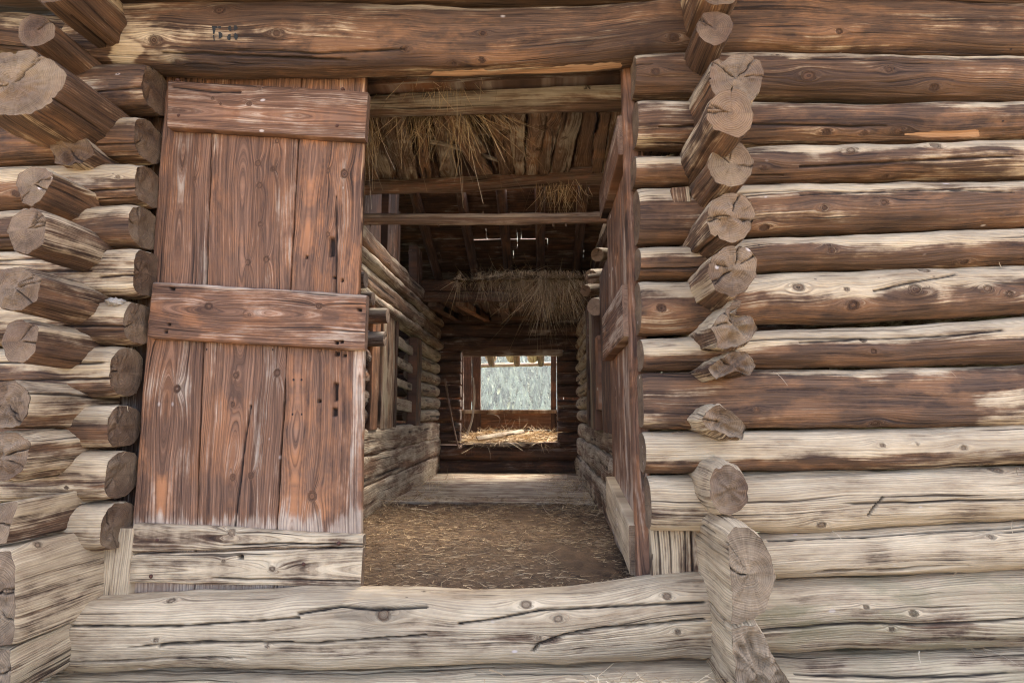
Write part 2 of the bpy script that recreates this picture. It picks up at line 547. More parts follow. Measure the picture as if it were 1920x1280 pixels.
        dsp = 1.7 * g('crough', .003) * (noise(P[..., 0] * 22, P[..., 2] * 22, P[..., 1] * 22 + sd) + .7 * noise(P[..., 0] * 55, P[..., 2] * 55, P[..., 1] * 55 + sd)) + tilt
        if rot and e == g('rotend', 0):
            dsp = dsp + rot * 2.0 * (noise(P[..., 0] * 13, P[..., 2] * 13, sd) + .8 * noise(P[..., 0] * 30, P[..., 2] * 30, sd)) - rot * .5
        edge = sstep(.99, .55, rs)[:, None]
        cr = np.zeros_like(rad)
        if g('checks', 0):
            for q in range(g('checks', 0)):
                th = rg.uniform(-math.pi, math.pi) if q else g('check0', rg.uniform(-1, 1))
                rin = 0.0 if q == 0 else rg.uniform(.1, .5) * sw
                dth = np.abs((ang - th - noise(rad * 25, q + sd) * .25 + math.pi) % (2 * math.pi) - math.pi)
                d = dth * rad
                wd = (.0018 + .030 * rad * (1 if q == 0 else .3)) * (rad > rin)
                cr = np.maximum(cr, sstep(1.0, .4, d / (wd + 1e-6)))
        dsp = dsp * (.25 + .75 * edge) - .012 * cr
        P = P + ax * dsp[..., None]
        cb = np.clip(g('cbase', .45) + .5 * noise(P[..., 0] * 9, P[..., 2] * 9, sd + 2), 0, 1)
        Vs += [P.reshape(-1, 3), (cen + ax * dsp[-1].mean())[None]]
        gg = np.stack([ang * .08 + ao, rad + noise(P[..., 0] * 12, P[..., 2] * 12, sd) * .006, z[:1, :] + sd + 0 * rad], -1)
        G += [gg.reshape(-1, 3), gg[-1].mean(0)[None]]
        one = np.ones_like(rad)
        wa = np.stack([cb, 0 * one, cr, one], -1)
        WAs += [wa.reshape(-1, 4), np.array([[cb[-1].mean(), 0, .3, 1]])]
        wb = np.stack([one * g('cwarm', .12), 0 * one, 0 * one, 0 * one], -1)
        WBs += [wb.reshape(-1, 4), np.array([[g('cwarm', .12), 0, 0, 0]])]
        jj, kk = np.meshgrid(np.arange(nr - 1), np.arange(K), indexing='ij')
        k1 = (kk + 1) % K
        q = np.stack([base + jj * K + kk, base + jj * K + k1, base + (jj + 1) * K + k1, base + (jj + 1) * K + kk], -1).reshape(-1, 4)
        k0 = np.arange(K)
        t = np.stack([base + (nr - 1) * K + k0, base + (nr - 1) * K + (k0 + 1) % K, np.full(K, base + nr * K)], -1)
        if (e == 0) != flip:
            q, t = q[:, ::-1], t[:, ::-1]
        quads.append(q)
        tris.append(t)
        base += nr * K + 1
    ob = mesh_obj(name, parent, mat, np.concatenate(Vs), np.concatenate(quads), np.concatenate(tris) if tris else None,
                  {"g": np.concatenate(G), "wa": np.concatenate(WAs), "wb": np.concatenate(WBs)})
    return ob


def gsm(x, s):
    if s < .5:
        return x
    r = int(s * 3)
    k = np.exp(-(np.arange(-r, r + 1) / s) ** 2 / 2)
    k /= k.sum()
    return np.convolve(np.pad(x, r, mode='edge'), k, 'valid')


YS = 0.085            # plane of the seams between the front logs


def facade(name, parent, ctrl, mat=None, ds=.0058, b=.095, n=2.1, Ys=YS, tail=None, head=None, wob=.004, **o):
    """A front-wall log from photo control points (x, y of its upper edge, y of its lower edge)."""
    ctrl = sorted(ctrl)
    Tp = np.array([at(x, t, Ys) for x, t, _ in ctrl])
    Bp = np.array([at(x, bb, Ys) for x, _, bb in ctrl])
    xs = (Tp[:, 0] + Bp[:, 0]) / 2
    st = np.arange(xs[0], xs[-1], ds)
    if tail:
        st = np.concatenate([st, np.arange(xs[-1], tail, .03)])
    if head:
        st = np.concatenate([np.arange(head, xs[0], .03), st])
    zt = gsm(np.interp(st, xs, Tp[:, 2]), .05 / ds)
    zb = gsm(np.interp(st, xs, Bp[:, 2]), .05 / ds)
    sd = rng.uniform(0, 99)
    zt = zt + wob * noise(st * 4, sd) + .4 * wob * noise(st * 13, sd)
    zb = zb + wob * noise(st * 4, sd + 9) + .4 * wob * noise(st * 13, sd)
    C = np.stack([st, np.full_like(st, Ys + o.pop('dy', 0)), (zt + zb) / 2], 1)
    h = (zt - zb) / 2 * .982
    S = np.stack([0 * st, 0 * st, h], 1)
    bb = b * (1 + .06 * noise(st * 2.5, sd + 4))
    O = np.stack([0 * st, -bb, 0 * st], 1)
    o.setdefault('seamk', .6)
    return sweep(name, parent, mat or M_LOG, C, S, O, sec_round(float(h.mean()), b, n, min(ds, .0042), 8), **o)


def cross_poly(name, parent, poly, L, Yend, mat=None, ds=.006, **o):
    """A hewn cross-wall log: its sawn end has the outline 'poly' (photo pixels) and stands L in front of the facade."""
    P = np.array([at(x, y, -L) for x, y in poly])
    ctr = (P.max(0) + P.min(0)) / 2
    h, wd = (P[:, 2].max() - P[:, 2].min()) / 2, (P[:, 0].max() - P[:, 0].min()) / 2
    sx = -1.0 if ctr[0] > -.5 else 1.0
    u, v = (P[:, 2] - ctr[2]) / h, sx * (P[:, 0] - ctr[0]) / wd
    if (u * np.roll(v, -1) - v * np.roll(u, -1)).sum() < 0:
        u, v = u[::-1], v[::-1]
    M = 600
    t = np.concatenate([[0], np.cumsum(np.hypot(np.diff(np.append(u, u[0])) * h, np.diff(np.append(v, v[0])) * wd))])
    ss = np.linspace(0, t[-1], M + 1)[:-1]
    u, v = np.interp(ss, t, np.append(u, u[0])), np.interp(ss, t, np.append(v, v[0]))
    sg = .0032 / (t[-1] / M)
    r_ = int(3 * sg)
    kk = np.exp(-(np.arange(-r_, r_ + 1) / sg) ** 2 / 2)
    kk /= kk.sum()
    u, v = [np.convolve(np.concatenate([q[-r_:], q, q[:r_]]), kk, 'valid') for q in (u, v)]
    idx = np.linspace(0, M, max(24, int(t[-1] / ds)) + 1)[:-1].astype(int)
    ys = np.concatenate([np.arange(-L, .1, ds), np.arange(.1, Yend, .025)])
    sd = rng.uniform(0, 99)
    C = np.stack([ctr[0] + .006 * (noise(ys * 2, sd) - noise(-L * 2, sd)), ys, ctr[2] + .006 * (noise(ys * 2, sd + 5) - noise(-L * 2, sd + 5))], 1)
    S = np.stack([0 * ys, 0 * ys, h * (1 + .05 * noise(ys * 2.5, sd + 2))], 1)
    O = np.stack([sx * wd * (1 + .05 * noise(ys * 2.5, sd + 3)), 0 * ys, 0 * ys], 1)
    return sweep(name, parent, mat or M_LOG, C, S, O, (u[idx], v[idx], ss[idx]), cap=(1, 0), frontv=-2, **{**dict(checks=3, nknots=2, ncr=2, bvar=.5, warm=.6, bevk=.035, bevel=.010, capres=.009, lump=.008), **o})


def plank(name, parent, mat, p0l, p0r, p1l, p1r, thick, ndir, ds=.006, wav=.003, r=.004, both=(1, 1), **o):
    """A board between four world points: start left/right, end left/right; ndir = the way its face looks."""
    p0l, p0r, p1l, p1r = [np.asarray(p, float) for p in (p0l, p0r, p1l, p1r)]
    L = np.linalg.norm((p1l + p1r - p0l - p0r) / 2)
    n_ = max(3, int(L / ds))
    t = np.linspace(0, 1, n_)[:, None]
    Lp, Rp = p0l * (1 - t) + p1l * t, p0r * (1 - t) + p1r * t
    sd = rng.uniform(0, 99)
    W = (Rp - Lp)
    tm = t * L
    Lp = Lp - W / np.linalg.norm(W, axis=1)[:, None] * (wav * (noise(tm * 5, sd) + .5 * noise(tm * 17, sd)))
    Rp = Rp + W / np.linalg.norm(W, axis=1)[:, None] * (wav * (noise(tm * 5, sd + 7) + .5 * noise(tm * 17, sd + 7)))
    C, S = (Lp + Rp) / 2, (Rp - Lp) / 2
    A = (C[-1] - C[0]) / np.linalg.norm(C[-1] - C[0])
    N = np.cross(A, S[0])
    N /= np.linalg.norm(N)
    if np.dot(N, ndir) < 0:
        N = -N
    O = np.repeat(N[None] * thick / 2, n_, 0)
    C = C - O
    o.setdefault('fig', 'plank')
    o.setdefault('lump', .0015)
    o.setdefault('fib', .0012)
    o.setdefault('bevel', .005)
    o.setdefault('bevk', .012)
    o.setdefault('ncr', 1)
    o.setdefault('capres', .02)
    o.setdefault('rings', 2)
    return sweep(name, parent, mat, C, S, O, sec_board(float(np.linalg.norm(S, axis=1).mean()), thick / 2, ds, r), cap=both, **o)


def box_plank(name, parent, mat, a, b_, width, thick, side, ds=.02, **o):
    """A board from centre a to centre b_, 'side' = its width direction; its face looks along cross(axis, side) or its opposite."""
    a, b_, side = np.asarray(a, float), np.asarray(b_, float), np.asarray(side, float)
    side = side / np.linalg.norm(side) * width / 2
    nd = o.pop('nd', None)
    ax = b_ - a
    nn = np.cross(ax, side) if nd is None else np.asarray(nd, float)
    nn = nn / np.linalg.norm(nn)
    off = nn * thick / 2
    return plank(name, parent, mat, a - side + off, a + side + off, b_ - side + off, b_ + side + off, thick, nn, ds=ds, **o)


def pole(name, parent, mat, pts, r, ds=.01, nseg=14, **o):
    pts = np.array(pts, float)
    dl = np.concatenate([[0], np.cumsum(np.linalg.norm(np.diff(pts, axis=0), axis=1))])
    n_ = max(4, int(dl[-1] / ds))
    s = np.linspace(0, dl[-1], n_)
    C = np.stack([gsm(np.interp(s, dl, pts[:, k]), min(n_ / 8, 12)) if len(pts) > 2 else np.interp(s, dl, pts[:, k]) for k in range(3)], 1)
    A = (C[-1] - C[0]) / np.linalg.norm(C[-1] - C[0])
    up = np.array([0, 0, 1.0]) if abs(A[2]) < .8 else np.array([0, 1.0, 0])
    S = np.cross(A, np.cross(up, A))
    S /= np.linalg.norm(S)
    O = np.cross(S, A)
    rr = np.interp(s / dl[-1], np.linspace(0, 1, len(np.atleast_1d(r))), np.atleast_1d(r)) if np.ndim(r) else np.full(n_, r)
    rm = float(np.mean(rr))
    return sweep(name, parent, mat, C, S[None] * rr[:, None], O[None] * rr[:, None], sec_round(rm, rm, 2, 2 * math.pi * rm / nseg, nseg // 3 + 2),
                 **{**dict(ncr=0, frontv=-2, bevel=.01, rings=2, lump=rm * .08, fib=rm * .03, knoth=.001), **o})


# ------------------------------------------------------------------ hay and straw blades
def blades(name, parent, mat, P, D, ln, wd, droop=.3, jitter=.25, seg=3, tone=None):
    """Ribbon blades: roots P, directions D, lengths ln; they bend down by droop."""
    n_ = len(P)
    D = D / (np.linalg.norm(D, axis=1)[:, None] + 1e-9)
    q = rng.normal(size=(n_, 3))
    sdv = np.cross(D, q)
    sdv /= np.linalg.norm(sdv, axis=1)[:, None] + 1e-9
    bend = rng.normal(size=(n_, 3)) * jitter
    V = np.zeros((n_, seg + 1, 2, 3))
    for i in range(seg + 1):
        t = i / seg
        c = P + D * (ln * t)[:, None] + (bend * t * t + np.array([0, 0, -droop]) * t * t) * ln[:, None]
        ww = (wd * (1 - .6 * t))[:, None] * sdv
        V[:, i, 0], V[:, i, 1] = c - ww / 2, c + ww / 2
    idx = np.arange(n_ * (seg + 1) * 2).reshape(n_, seg + 1, 2)
    Q = np.stack([idx[:, :-1, 0], idx[:, :-1, 1], idx[:, 1:, 1], idx[:, 1:, 0]], -1).reshape(-1, 4)
    tn = rng.random(n_) if tone is None else tone
    return mesh_obj(name, parent, mat, V.reshape(-1, 3), Q, None, {"tone": np.repeat(tn, (seg + 1) * 2)}, smooth=False)


def sheet(name, parent, mat, x0, x1, y0, y1, f, nx, ny):
    X, Y = np.meshgrid(np.linspace(x0, x1, nx), np.linspace(y0, y1, ny), indexing='ij')
    V = np.stack([X, Y, f(X, Y)], -1).reshape(-1, 3)
    i, j = np.meshgrid(np.arange(nx - 1), np.arange(ny - 1), indexing='ij')
    Q = np.stack([i * ny + j, (i + 1) * ny + j, (i + 1) * ny + j + 1, i * ny + j + 1], -1).reshape(-1, 4)
    return mesh_obj(name, parent, mat, V, Q)


# blotch helpers in photo coordinates, used to put marks where the boards carry them
def blob(x, y, rx, ry, soft=.5, amt=1.0):
    def f(px, py):
        d = np.hypot((px - x) / rx, (py - y) / ry) + .35 * noise(px * .03, py * .06, x)
        return amt * sstep(1 + soft * .5, 1 - soft * .5, d)
    return f


# ================================================================== GROUND, HILL, FOREST
gr = sheet("ground", None, M_GROUND, -60, 60, -80, -.1, lambda X, Y: .01 * noise(X * .7, Y * .7), 61, 60)
tag(gr, "dry trodden earth in front of the log barn", "ground", kind="structure")


def hillz(X, Y):
    return np.interp(Y, [-5, 8, 60, 230, 520, 900], [-.05, -.6, -14, -18, 135, 330]) + 4 * noise(X * .01, Y * .01) * sstep(40, 200, Y)


hl = sheet("hillside", None, M_HILL, -500, 500, -.1, 900, hillz, 60, 90)
tag(hl, "steep far hillside under the forest", "hillside", kind="structure")


def forest():
    n_ = 2600
    Y = rng.uniform(235, 470, n_)
    hx = -.02 * (Y + 2)
    X = hx + rng.uniform(-.22, .22, n_) * (Y + 2)
    Z = hillz(X, Y)
    H = rng.uniform(5.5, 10, n_)
    Rr = H * rng.uniform(.28, .42, n_)
    tiers, seg = 5, 6
    Vs, Fs, Tn = [], [], []
    per = tiers * (seg * 2 + 1)
    for t in range(tiers):
        z0, z1 = .04 + t * .17, min(1.0, .04 + t * .17 + .32)
        rad = (1 - t / tiers) ** .85
        th = np.linspace(0, 2 * math.pi, seg * 2, endpoint=False)[None] + rng.uniform(0, 6, (n_, 1))
        rr = Rr[:, None] * rad * np.where(np.arange(seg * 2) % 2, .5, 1.0)[None] * rng.uniform(.65, 1.2, (n_, seg * 2))
        ring = np.stack([X[:, None] + rr * np.cos(th), Y[:, None] + rr * np.sin(th), Z[:, None] + H[:, None] * (z0 + rng.uniform(-.03, .03, (n_, seg * 2)))], -1)
        apex = np.stack([X, Y, Z + H * z1], -1)[:, None]
        Vs.append(np.concatenate([ring, apex], 1))
    V = np.concatenate(Vs, 1)
    loc = []
    for t in range(tiers):
        b0 = t * (seg * 2 + 1)
        for k in range(seg * 2):
            loc.append((b0 + k, b0 + (k + 1) % (seg * 2), b0 + seg * 2))
    F = (np.array(loc)[None] + (np.arange(n_) * per)[:, None, None]).reshape(-1, 3)
    tone = np.repeat(rng.random(n_), per).reshape(n_, per) * .7 + rng.random((n_, per)) * .3
    o = mesh_obj("forest", None, M_SPRUCE, V.reshape(-1, 3), None, F, {"tone": tone.ravel()}, smooth=False)
    tag(o, "pale grey green conifer forest on the hillside beyond the far window", "forest", kind="stuff")


forest()

hz = bpy.data.materials.new("valley_haze")
hz.use_nodes = True
hz.node_tree.nodes.clear()
_v = hz.node_tree.nodes.new("ShaderNodeVolumePrincipled")
_v.inputs["Color"].default_value = (.90, .93, .92, 1)
_v.inputs["Density"].default_value = .00022
_v.inputs["Anisotropy"].default_value = .2
_o = hz.node_tree.nodes.new("ShaderNodeOutputMaterial")
hz.node_tree.links.new(_v.outputs[0], _o.inputs[1])
_V = [(a_, b_, c_) for a_ in (-520, 520) for b_ in (-90, 920) for c_ in (-40, 380)]
hb_ = mesh_obj("haze", None, hz, _V, [(0, 1, 3, 2), (4, 6, 7, 5), (0, 4, 5, 1), (2, 3, 7, 6), (0, 2, 6, 4), (1, 5, 7, 3)], smooth=False)
tag(hb_, "thin pale haze in the air over the valley and forest", "haze", kind="stuff")

# ================================================================== FRONT LOG WALL
fw = thing("log_wall", "front wall of stacked weathered round logs around the barn doorway", "log wall", (0, YS, 0))
XR = 3.4

RIGHT = [   # control points, base bleach, top bleach, extras
    ([(1270, -72, 5), (1420, -70, 8), (1670, -66, 14), (1920, -60, 22), (2060, -56, 26)], dict(base=.05, top=.1, tb0=.6, warm=.2, stain=.5)),
    ([(1186, 112, 182), (1320, 112, 184), (1430, 109, 183), (1670, 113, 191), (1920, 118, 198), (2060, 120, 200)], dict(base=.0, top=.85, tb0=.50, n=2.1, warm=.5, knots=[(1228, 134, .013), (1515, 142, .02), (1665, 132, .013)])),
    ([(1190, 197, 280), (1300, 198, 279), (1420, 200, 278), (1670, 203, 273), (1920, 200, 268), (2060, 199, 266)],
     dict(base=.12, top=.7, tb0=.62, warm=.75, knots=[(1551, 248, .013), (1622, 249, .009)],
          chips=[lambda px, py: sstep(3, 1, np.abs(py - 251 + (px - 1762) * .02) - np.interp(px, [1695, 1740, 1830, 1838], [0, 3, 5, 3])) * (px > 1695) * (px < 1836)])),
    ([(1186, 300, 354), (1330, 299, 352), (1400, 282, 350), (1670, 277, 341), (1920, 270, 341), (2060, 268, 340)],
     dict(base=.10, top=.85, tb0=.12, warm=.8, knots=[(1432, 313, .008), (1660, 330, .01)], crpx=[([(1500, 313), (1640, 306), (1800, 297), (1900, 293)], 2.6)])),
    ([(1192, 356, 462), (1320, 355, 455), (1410, 350, 443), (1670, 347, 437), (1920, 345, 430), (2060, 343, 428)],
     dict(base=.06, top=.9, tb0=.32, warm=.7, knots=[(1545, 391, .011), (1655, 381, .010)], crpx=[([(1500, 366), (1600, 360), (1760, 356), (1900, 360)], 2.2)])),
    ([(1194, 466, 527), (1315, 463, 526), (1415, 451, 511), (1670, 441, 508), (1920, 430, 500), (2060, 428, 497)],
     dict(base=.05, top=.9, tb0=.05, warm=.7, knots=[(1553, 461, .008)])),
    ([(1195, 529, 630), (1315, 527, 627), (1420, 515, 607), (1540, 510, 610), (1670, 508, 604), (1920, 500, 590), (2060, 498, 586)],
     dict(base=.05, top=.9, tb0=.10, warm=.75, knots=[(1241, 577, .014), (1714, 544, .022), (1598, 573, .020), (1588, 541, .008), (1850, 541, .014)],
          crpx=[([(1640, 545), (1700, 532), (1790, 516)], 2.0)])),
    ([(1199, 634, 697), (1315, 632, 696), (1420, 621, 692), (1670, 612, 690), (1920, 595, 681), (2060, 590, 678)],
     dict(base=.06, top=.9, tb0=.0, warm=.6, knots=[(1636, 659, .009)], crpx=[([(1500, 641), (1600, 636), (1790, 628), (1880, 618)], 2.0)])),
    ([(1200, 698, 805), (1320, 698, 803), (1400, 695, 803), (1670, 692, 803), (1920, 685, 796), (2060, 683, 792)],
     dict(base=.10, top=.7, tb0=.78, n=3.2, b=.075, warm=.8, lump=.004, knots=[(1418, 768, .008)], bpx=[blob(1890, 770, 70, 40, amt=.5)])),
    ([(1203, 808, 888), (1320, 807, 885), (1400, 806, 882), (1670, 803, 880), (1920, 795, 868), (2060, 793, 866)],
     dict(base=.28, top=.8, tb0=-.25, warm=.9, knots=[(1655, 835, .009), (1807, 838, .010), (1720, 832, .005)])),
    ([(1213, 891, 994), (1315, 890, 993), (1410, 886, 996), (1540, 880, 998), (1670, 880, 985), (1920, 872, 972), (2060, 870, 969)],
     dict(base=.75, top=.3, tb0=.2, warm=.7, bvar=.32, knots=[(1540, 983, .013)], crpx=[([(1630, 968), (1644, 948), (1658, 931)], 3.0)])),
    ([(1380, 1003, 1083), (1450, 998, 1080), (1670, 984, 1075), (1920, 972, 1064), (2060, 970, 1060)],
     dict(base=.84, top=.2, tb0=.2, bvar=.28, warm=.5, knots=[(1858, 1006, .010)], crpx=[([(1440, 1012), (1620, 1005), (1800, 992), (1920, 985)], 2.2)])),
    ([(1380, 1085, 1218), (1450, 1082, 1217), (1650, 1076, 1210), (1670, 1075, 1214), (1800, 1068, 1212), (1920, 1063, 1206), (2060, 1060, 1202)],
     dict(base=.78, top=.25, tb0=.3, bvar=.3, warm=.3, moss=.6, b=.10, knots=[(1622, 1138, .008), (1712, 1150, .011), (1672, 1181, .009)])),
    ([(1380, 1224, 1330), (1450, 1222, 1330), (1670, 1218, 1326), (1920, 1209, 1320), (2060, 1206, 1318)], dict(base=.72, top=.2, bvar=.4, moss=.5, warm=.1, stain=.6)),
]
for ctrl, o in RIGHT:
    o = dict(o)
    facade("log", fw, ctrl, tail=XR, cap=(1, 0), nknots=3, ncr=2, **o)

# the lintel log over the doorway runs on to the right as the log under the eaves
lintel = facade("lintel", fw, [(150, 45, 120), (200, 22, 132), (330, 14, 140), (480, 15, 142), (640, 17, 141), (800, 22, 138), (900, 28, 139), (1010, 27, 133),
                               (1120, 24, 128), (1200, 16, 116), (1290, 12, 113), (1420, 10, 108), (1670, 14, 112), (1920, 22, 119), (2060, 26, 122)],
                b=.10, n=2.5, tail=XR, cap=(1, 0), base=.10, top=.45, tb0=.75, warm=.85, nknots=7, ncr=2, bvar=.5, stain=.8,
                chips=[lambda px, py: sstep(0, 3, py - np.interp(px, [790, 815, 850, 905, 930, 1000, 1050, 1165, 1170], [150, 133, 131, 129, 132, 127, 122, 117, 150]) + 2.5 * noise(px * .06, py * .02))],
                bpx=[blob(235, 100, 30, 26, amt=.75), blob(310, 105, 45, 18, amt=.5), blob(260, 50, 60, 20, amt=.2)],
                stains=[blob(420, 118, 110, 13, amt=.95), blob(600, 118, 90, 10, amt=.5), blob(330, 128, 60, 10, amt=.7)],
                knots=[(289, 76, .016), (905, 62, .012), (760, 92, .010), (1262, 70, .016), (520, 62, .013), (905, 112, .010)])

LEFT = [
    ([(-180, -60, 5), (-20, -55, 10), (150, -45, 14), (700, -25, 14), (1000, -35, 15), (1290, -68, 8)], dict(base=.05, top=.2, tb0=.6, warm=.2, stain=.5, cap=(0, 0))),
    ([(-180, 28, 96), (0, 38, 100), (80, 40, 110), (168, 44, 128)], dict(base=.3, top=.3, warm=.5)),
    ([(-180, 140, 225), (0, 138, 222), (180, 132, 215), (296, 133, 212)], dict(base=.12, top=.5, tb0=.5, warm=.9, stain=.7, n=2.6, crpx=[([(180, 172), (230, 168), (288, 164)], 2.0)])),
    ([(-180, 245, 322), (0, 236, 316), (160, 232, 306), (281, 228, 304)], dict(base=.14, top=.75, tb0=.35, warm=.9, crpx=[([(180, 272), (230, 270), (280, 268)], 2.2)])),
    ([(-180, 328, 398), (0, 322, 398), (135, 316, 392), (281, 314, 388)], dict(base=.22, top=.7, tb0=.2, warm=.9, crpx=[([(165, 359), (215, 355), (272, 352)], 2.6)], knots=[(222, 333, .009)])),
    ([(-180, 405, 474), (0, 402, 472), (160, 394, 468), (274, 391, 466)], dict(base=.2, top=.8, tb0=.3, warm=.9)),
    ([(-180, 480, 568), (0, 476, 566), (185, 471, 562), (277, 470, 560)], dict(base=.55, top=.3, tb0=.3, n=3.4, b=.08, warm=.9, bvar=.3, crpx=[([(190, 520), (230, 516), (275, 515)], 1.6)])),
    ([(-180, 576, 650), (0, 570, 650), (150, 567, 648), (262, 569, 646)], dict(base=.35, top=.6, tb0=.25, warm=.6, crpx=[([(120, 611), (190, 611), (258, 612)], 3.2)])),
    ([(-180, 655, 752), (0, 655, 750), (140, 650, 746), (240, 649, 745)], dict(base=.30, top=.7, tb0=.05, warm=.9)),
    ([(-180, 760, 842), (0, 760, 842), (115, 758, 840), (234, 758, 838)], dict(base=.28, top=.7, tb0=.1, warm=.9)),
    ([(-180, 848, 940), (0, 848, 940), (125, 844, 938), (231, 843, 936)], dict(base=.45, top=.6, tb0=.1, warm=.9, knots=[(127, 912, .006)])),
    ([(-180, 945, 1034), (0, 944, 1033), (115, 940, 1032), (225, 938, 1028)], dict(base=.40, top=.6, tb0=.1, warm=.9)),
]
for ctrl, o in LEFT:
    o = dict(o)
    o.setdefault('cap', (0, 1))
    facade("log", fw, ctrl, head=-XR, nknots=1, ncr=2, cbase=.25, checks=2, crough=.006, bevk=.06, bevel=.016, rot=.006, rotend=1, rotlen=.05, **{**dict(n=2.7), **o})

sill = facade("sill", fw, [(128, 1118, 1240), (200, 1115, 1250), (300, 1112, 1246), (440, 1107, 1243), (520, 1105, 1246), (560, 1098, 1247), (620, 1098, 1247), (700, 1101, 1244), (800, 1104, 1241),
                           (860, 1107, 1238), (900, 1108, 1239), (960, 1106, 1233), (1040, 1104, 1236), (1120, 1096, 1232), (1200, 1082, 1228), (1260, 1076, 1222), (1335, 1072, 1224)],
              b=.115, n=2.9, wob=.002, base=.88, top=.2, tb0=.2, bvar=.35, warm=.6, lump=.010, crd=.018, ncr=2, nknots=2, Ys=.085, cap=(1, 1),
              knots=[(985, 1132, .017), (1047, 1160, .014), (1010, 1195, .008), (720, 1152, .022), (295, 1197, .008), (795, 1110, .006), (1250, 1118, .013), (1270, 1182, .010), (500, 1212, .006)],
              crpx=[([(130, 1173), (330, 1174), (470, 1165), (560, 1158)], 3.0), ([(560, 1150), (640, 1135), (700, 1142), (800, 1136)], 4.0), ([(300, 1210), (420, 1204), (600, 1206), (800, 1190)], 2.8), ([(860, 1170), (930, 1160), (1010, 1142), (1150, 1136), (1320, 1128)], 3.0),
                    ([(1000, 1220), (1010, 1208), (1060, 1190), (1120, 1178), (1200, 1172), (1320, 1160)], 3.8)],
              stains=[blob(690, 1150, 90, 16, amt=.55), blob(620, 1140, 40, 10, amt=.4)],
              chips=[])
facade("log", fw, [(118, 1250, 1345), (400, 1252, 1345), (700, 1250, 1345), (960, 1240, 1345), (1100, 1236, 1345), (1340, 1228, 1345)], b=.13, n=2.6, base=.78, top=.2, bvar=.3, moss=.5, warm=.4, ncr=3, nknots=3, cap=(1, 1))
facade("log", fw, [(118, 1347, 1400), (1340, 1347, 1400)], b=.12, base=.6, top=.2, ncr=1, ds=.02, cap=(0, 0))
facade("log", fw, [(-180, 1036, 1140), (150, 1036, 1140)], base=.6, ds=.02, head=-XR, cap=(0, 1))
facade("log", fw, [(-180, 1142, 1240), (150, 1142, 1240)], base=.6, ds=.02, head=-XR, cap=(0, 1))
facade("log", fw, [(-180, 1242, 1400), (150, 1242, 1400)], base=.6, ds=.02, head=-XR, cap=(0, 1))
facade("log", fw, [(1360, 1334, 1400), (2060, 1320, 1400)], base=.6, ds=.02, tail=XR, cap=(0, 0))

# upright boards closing the doorway beside the logs
plank("door_post", fw, M_LOG, at(152, 1125, .10), at(236, 1125, .10), at(162, 990, .10), at(248, 990, .10), .05, (0, -1, 0), base=.85, top=0, bvar=.15, warm=.3, ds=.005)
plank("door_post", fw, M_LOG, at(1222, 1092, .10), at(1330, 1090, .10), at(1218, 970, .10), at(1330, 970, .10), .05, (0, -1, 0), base=.72, top=0, bvar=.35, warm=.6, ds=.005, crpx=[([(1296, 990), (1300, 1078)], 1.8)])
plank("door_post", fw, M_DOOR, at(1196, 1085, .13), at(1224, 1085, .13), at(1166, 112, .13), at(1202, 112, .13), .06, (0, -1, 0), base=.12, top=0, bvar=.35, warm=.9, ds=.006)
plank("door_post", fw, M_DARK, at(195, 1120, .20), at(330, 1120, .20), at(262, 120, .20), at(380, 120, .20), .05, (0, -1, 0), base=.1, top=0, ds=.01)
# small wedge in the notch of the fifth log
plank("wedge", fw, M_LOG, at(1259, 352, -.012), at(1293, 350, -.012), at(1263, 379, -.012), at(1296, 378, -.012), .06, (0, -1, 0), base=.15, ds=.006)

# stencilled number on the lintel, laid on the log's own skin
LV = np.array([lintel.matrix_world @ v_.co for v_ in lintel.data.vertices]) if False else None
_lm = lintel.data
_lv = np.empty(len(_lm.vertices) * 3, np.float32)
_lm.vertices.foreach_get("co", _lv)
_lv = _lv.reshape(-1, 3) + WPOS[lintel.name]
_lx, _ly = proj(_lv)
_keep = (_lx > 370) & (_lx < 470) & (_ly > 30) & (_ly < 95) & (_lv[:, 1] < .06)
_lv, _lx, _ly = _lv[_keep], _lx[_keep], _ly[_keep]


def skin(px, py):
    d = (_lx - px) ** 2 + (_ly - py) ** 2
    i = np.argsort(d)[:6]
    w_ = 1 / (d[i] + .5)
    Y = (_lv[i, 1] * w_).sum() / w_.sum()
    return at(px, py, Y - .003)


def stencil(name, shapes):
    V, Q = [], []
    for poly in shapes:                     # each shape: left edge polyline and right edge polyline of equal length
        lft, rgt = poly
        b0 = len(V)
        nc = 4
        for (l, r_) in zip(lft, rgt):
            for q in range(nc):
                t = q / (nc - 1)
                V.append(skin(l[0] * (1 - t) + r_[0] * t, l[1] * (1 - t) + r_[1] * t))
        for i in range(len(lft) - 1):
            for q in range(nc - 1):
                k_ = b0 + i * nc + q
                Q.append((k_, k_ + nc, k_ + nc + 1, k_ + 1))
    return mesh_obj(name, lintel, M_INK, V, Q)


stencil("numeral", [
    ([(397, 49), (398, 54), (399, 60), (399, 64)], [(403, 49), (404, 54), (403, 60), (402, 64)]),
    ([(403, 49), (403, 53)], [(408, 50), (408, 53)]),
    ([(409, 49), (409, 54)], [(414.5, 49), (414, 54)]),
    ([(399, 66), (400, 71), (400.5, 77)], [(401.5, 66), (402, 71), (403, 77)]),
    ([(409, 61), (410, 64), (410, 69), (409.5, 73)], [(413, 60), (417, 64), (417, 69), (412.5, 73)])])
stencil("numeral", [
    ([(429, 49), (427, 52), (428, 56), (431, 59)], [(433, 49), (433, 52), (433, 56), (434, 59)]),
    ([(439, 48), (438.5, 52), (438.5, 56), (439, 58)], [(443.5, 48), (445.5, 52), (445, 55), (441, 58)]),
    ([(428, 65), (426, 69), (426, 73), (428, 76)], [(432.5, 64), (432.5, 69), (432, 73), (431.5, 76)]),
    ([(440, 62), (439, 66), (439, 71), (441, 75)], [(442, 62), (446, 66), (446, 71), (444, 75)])])

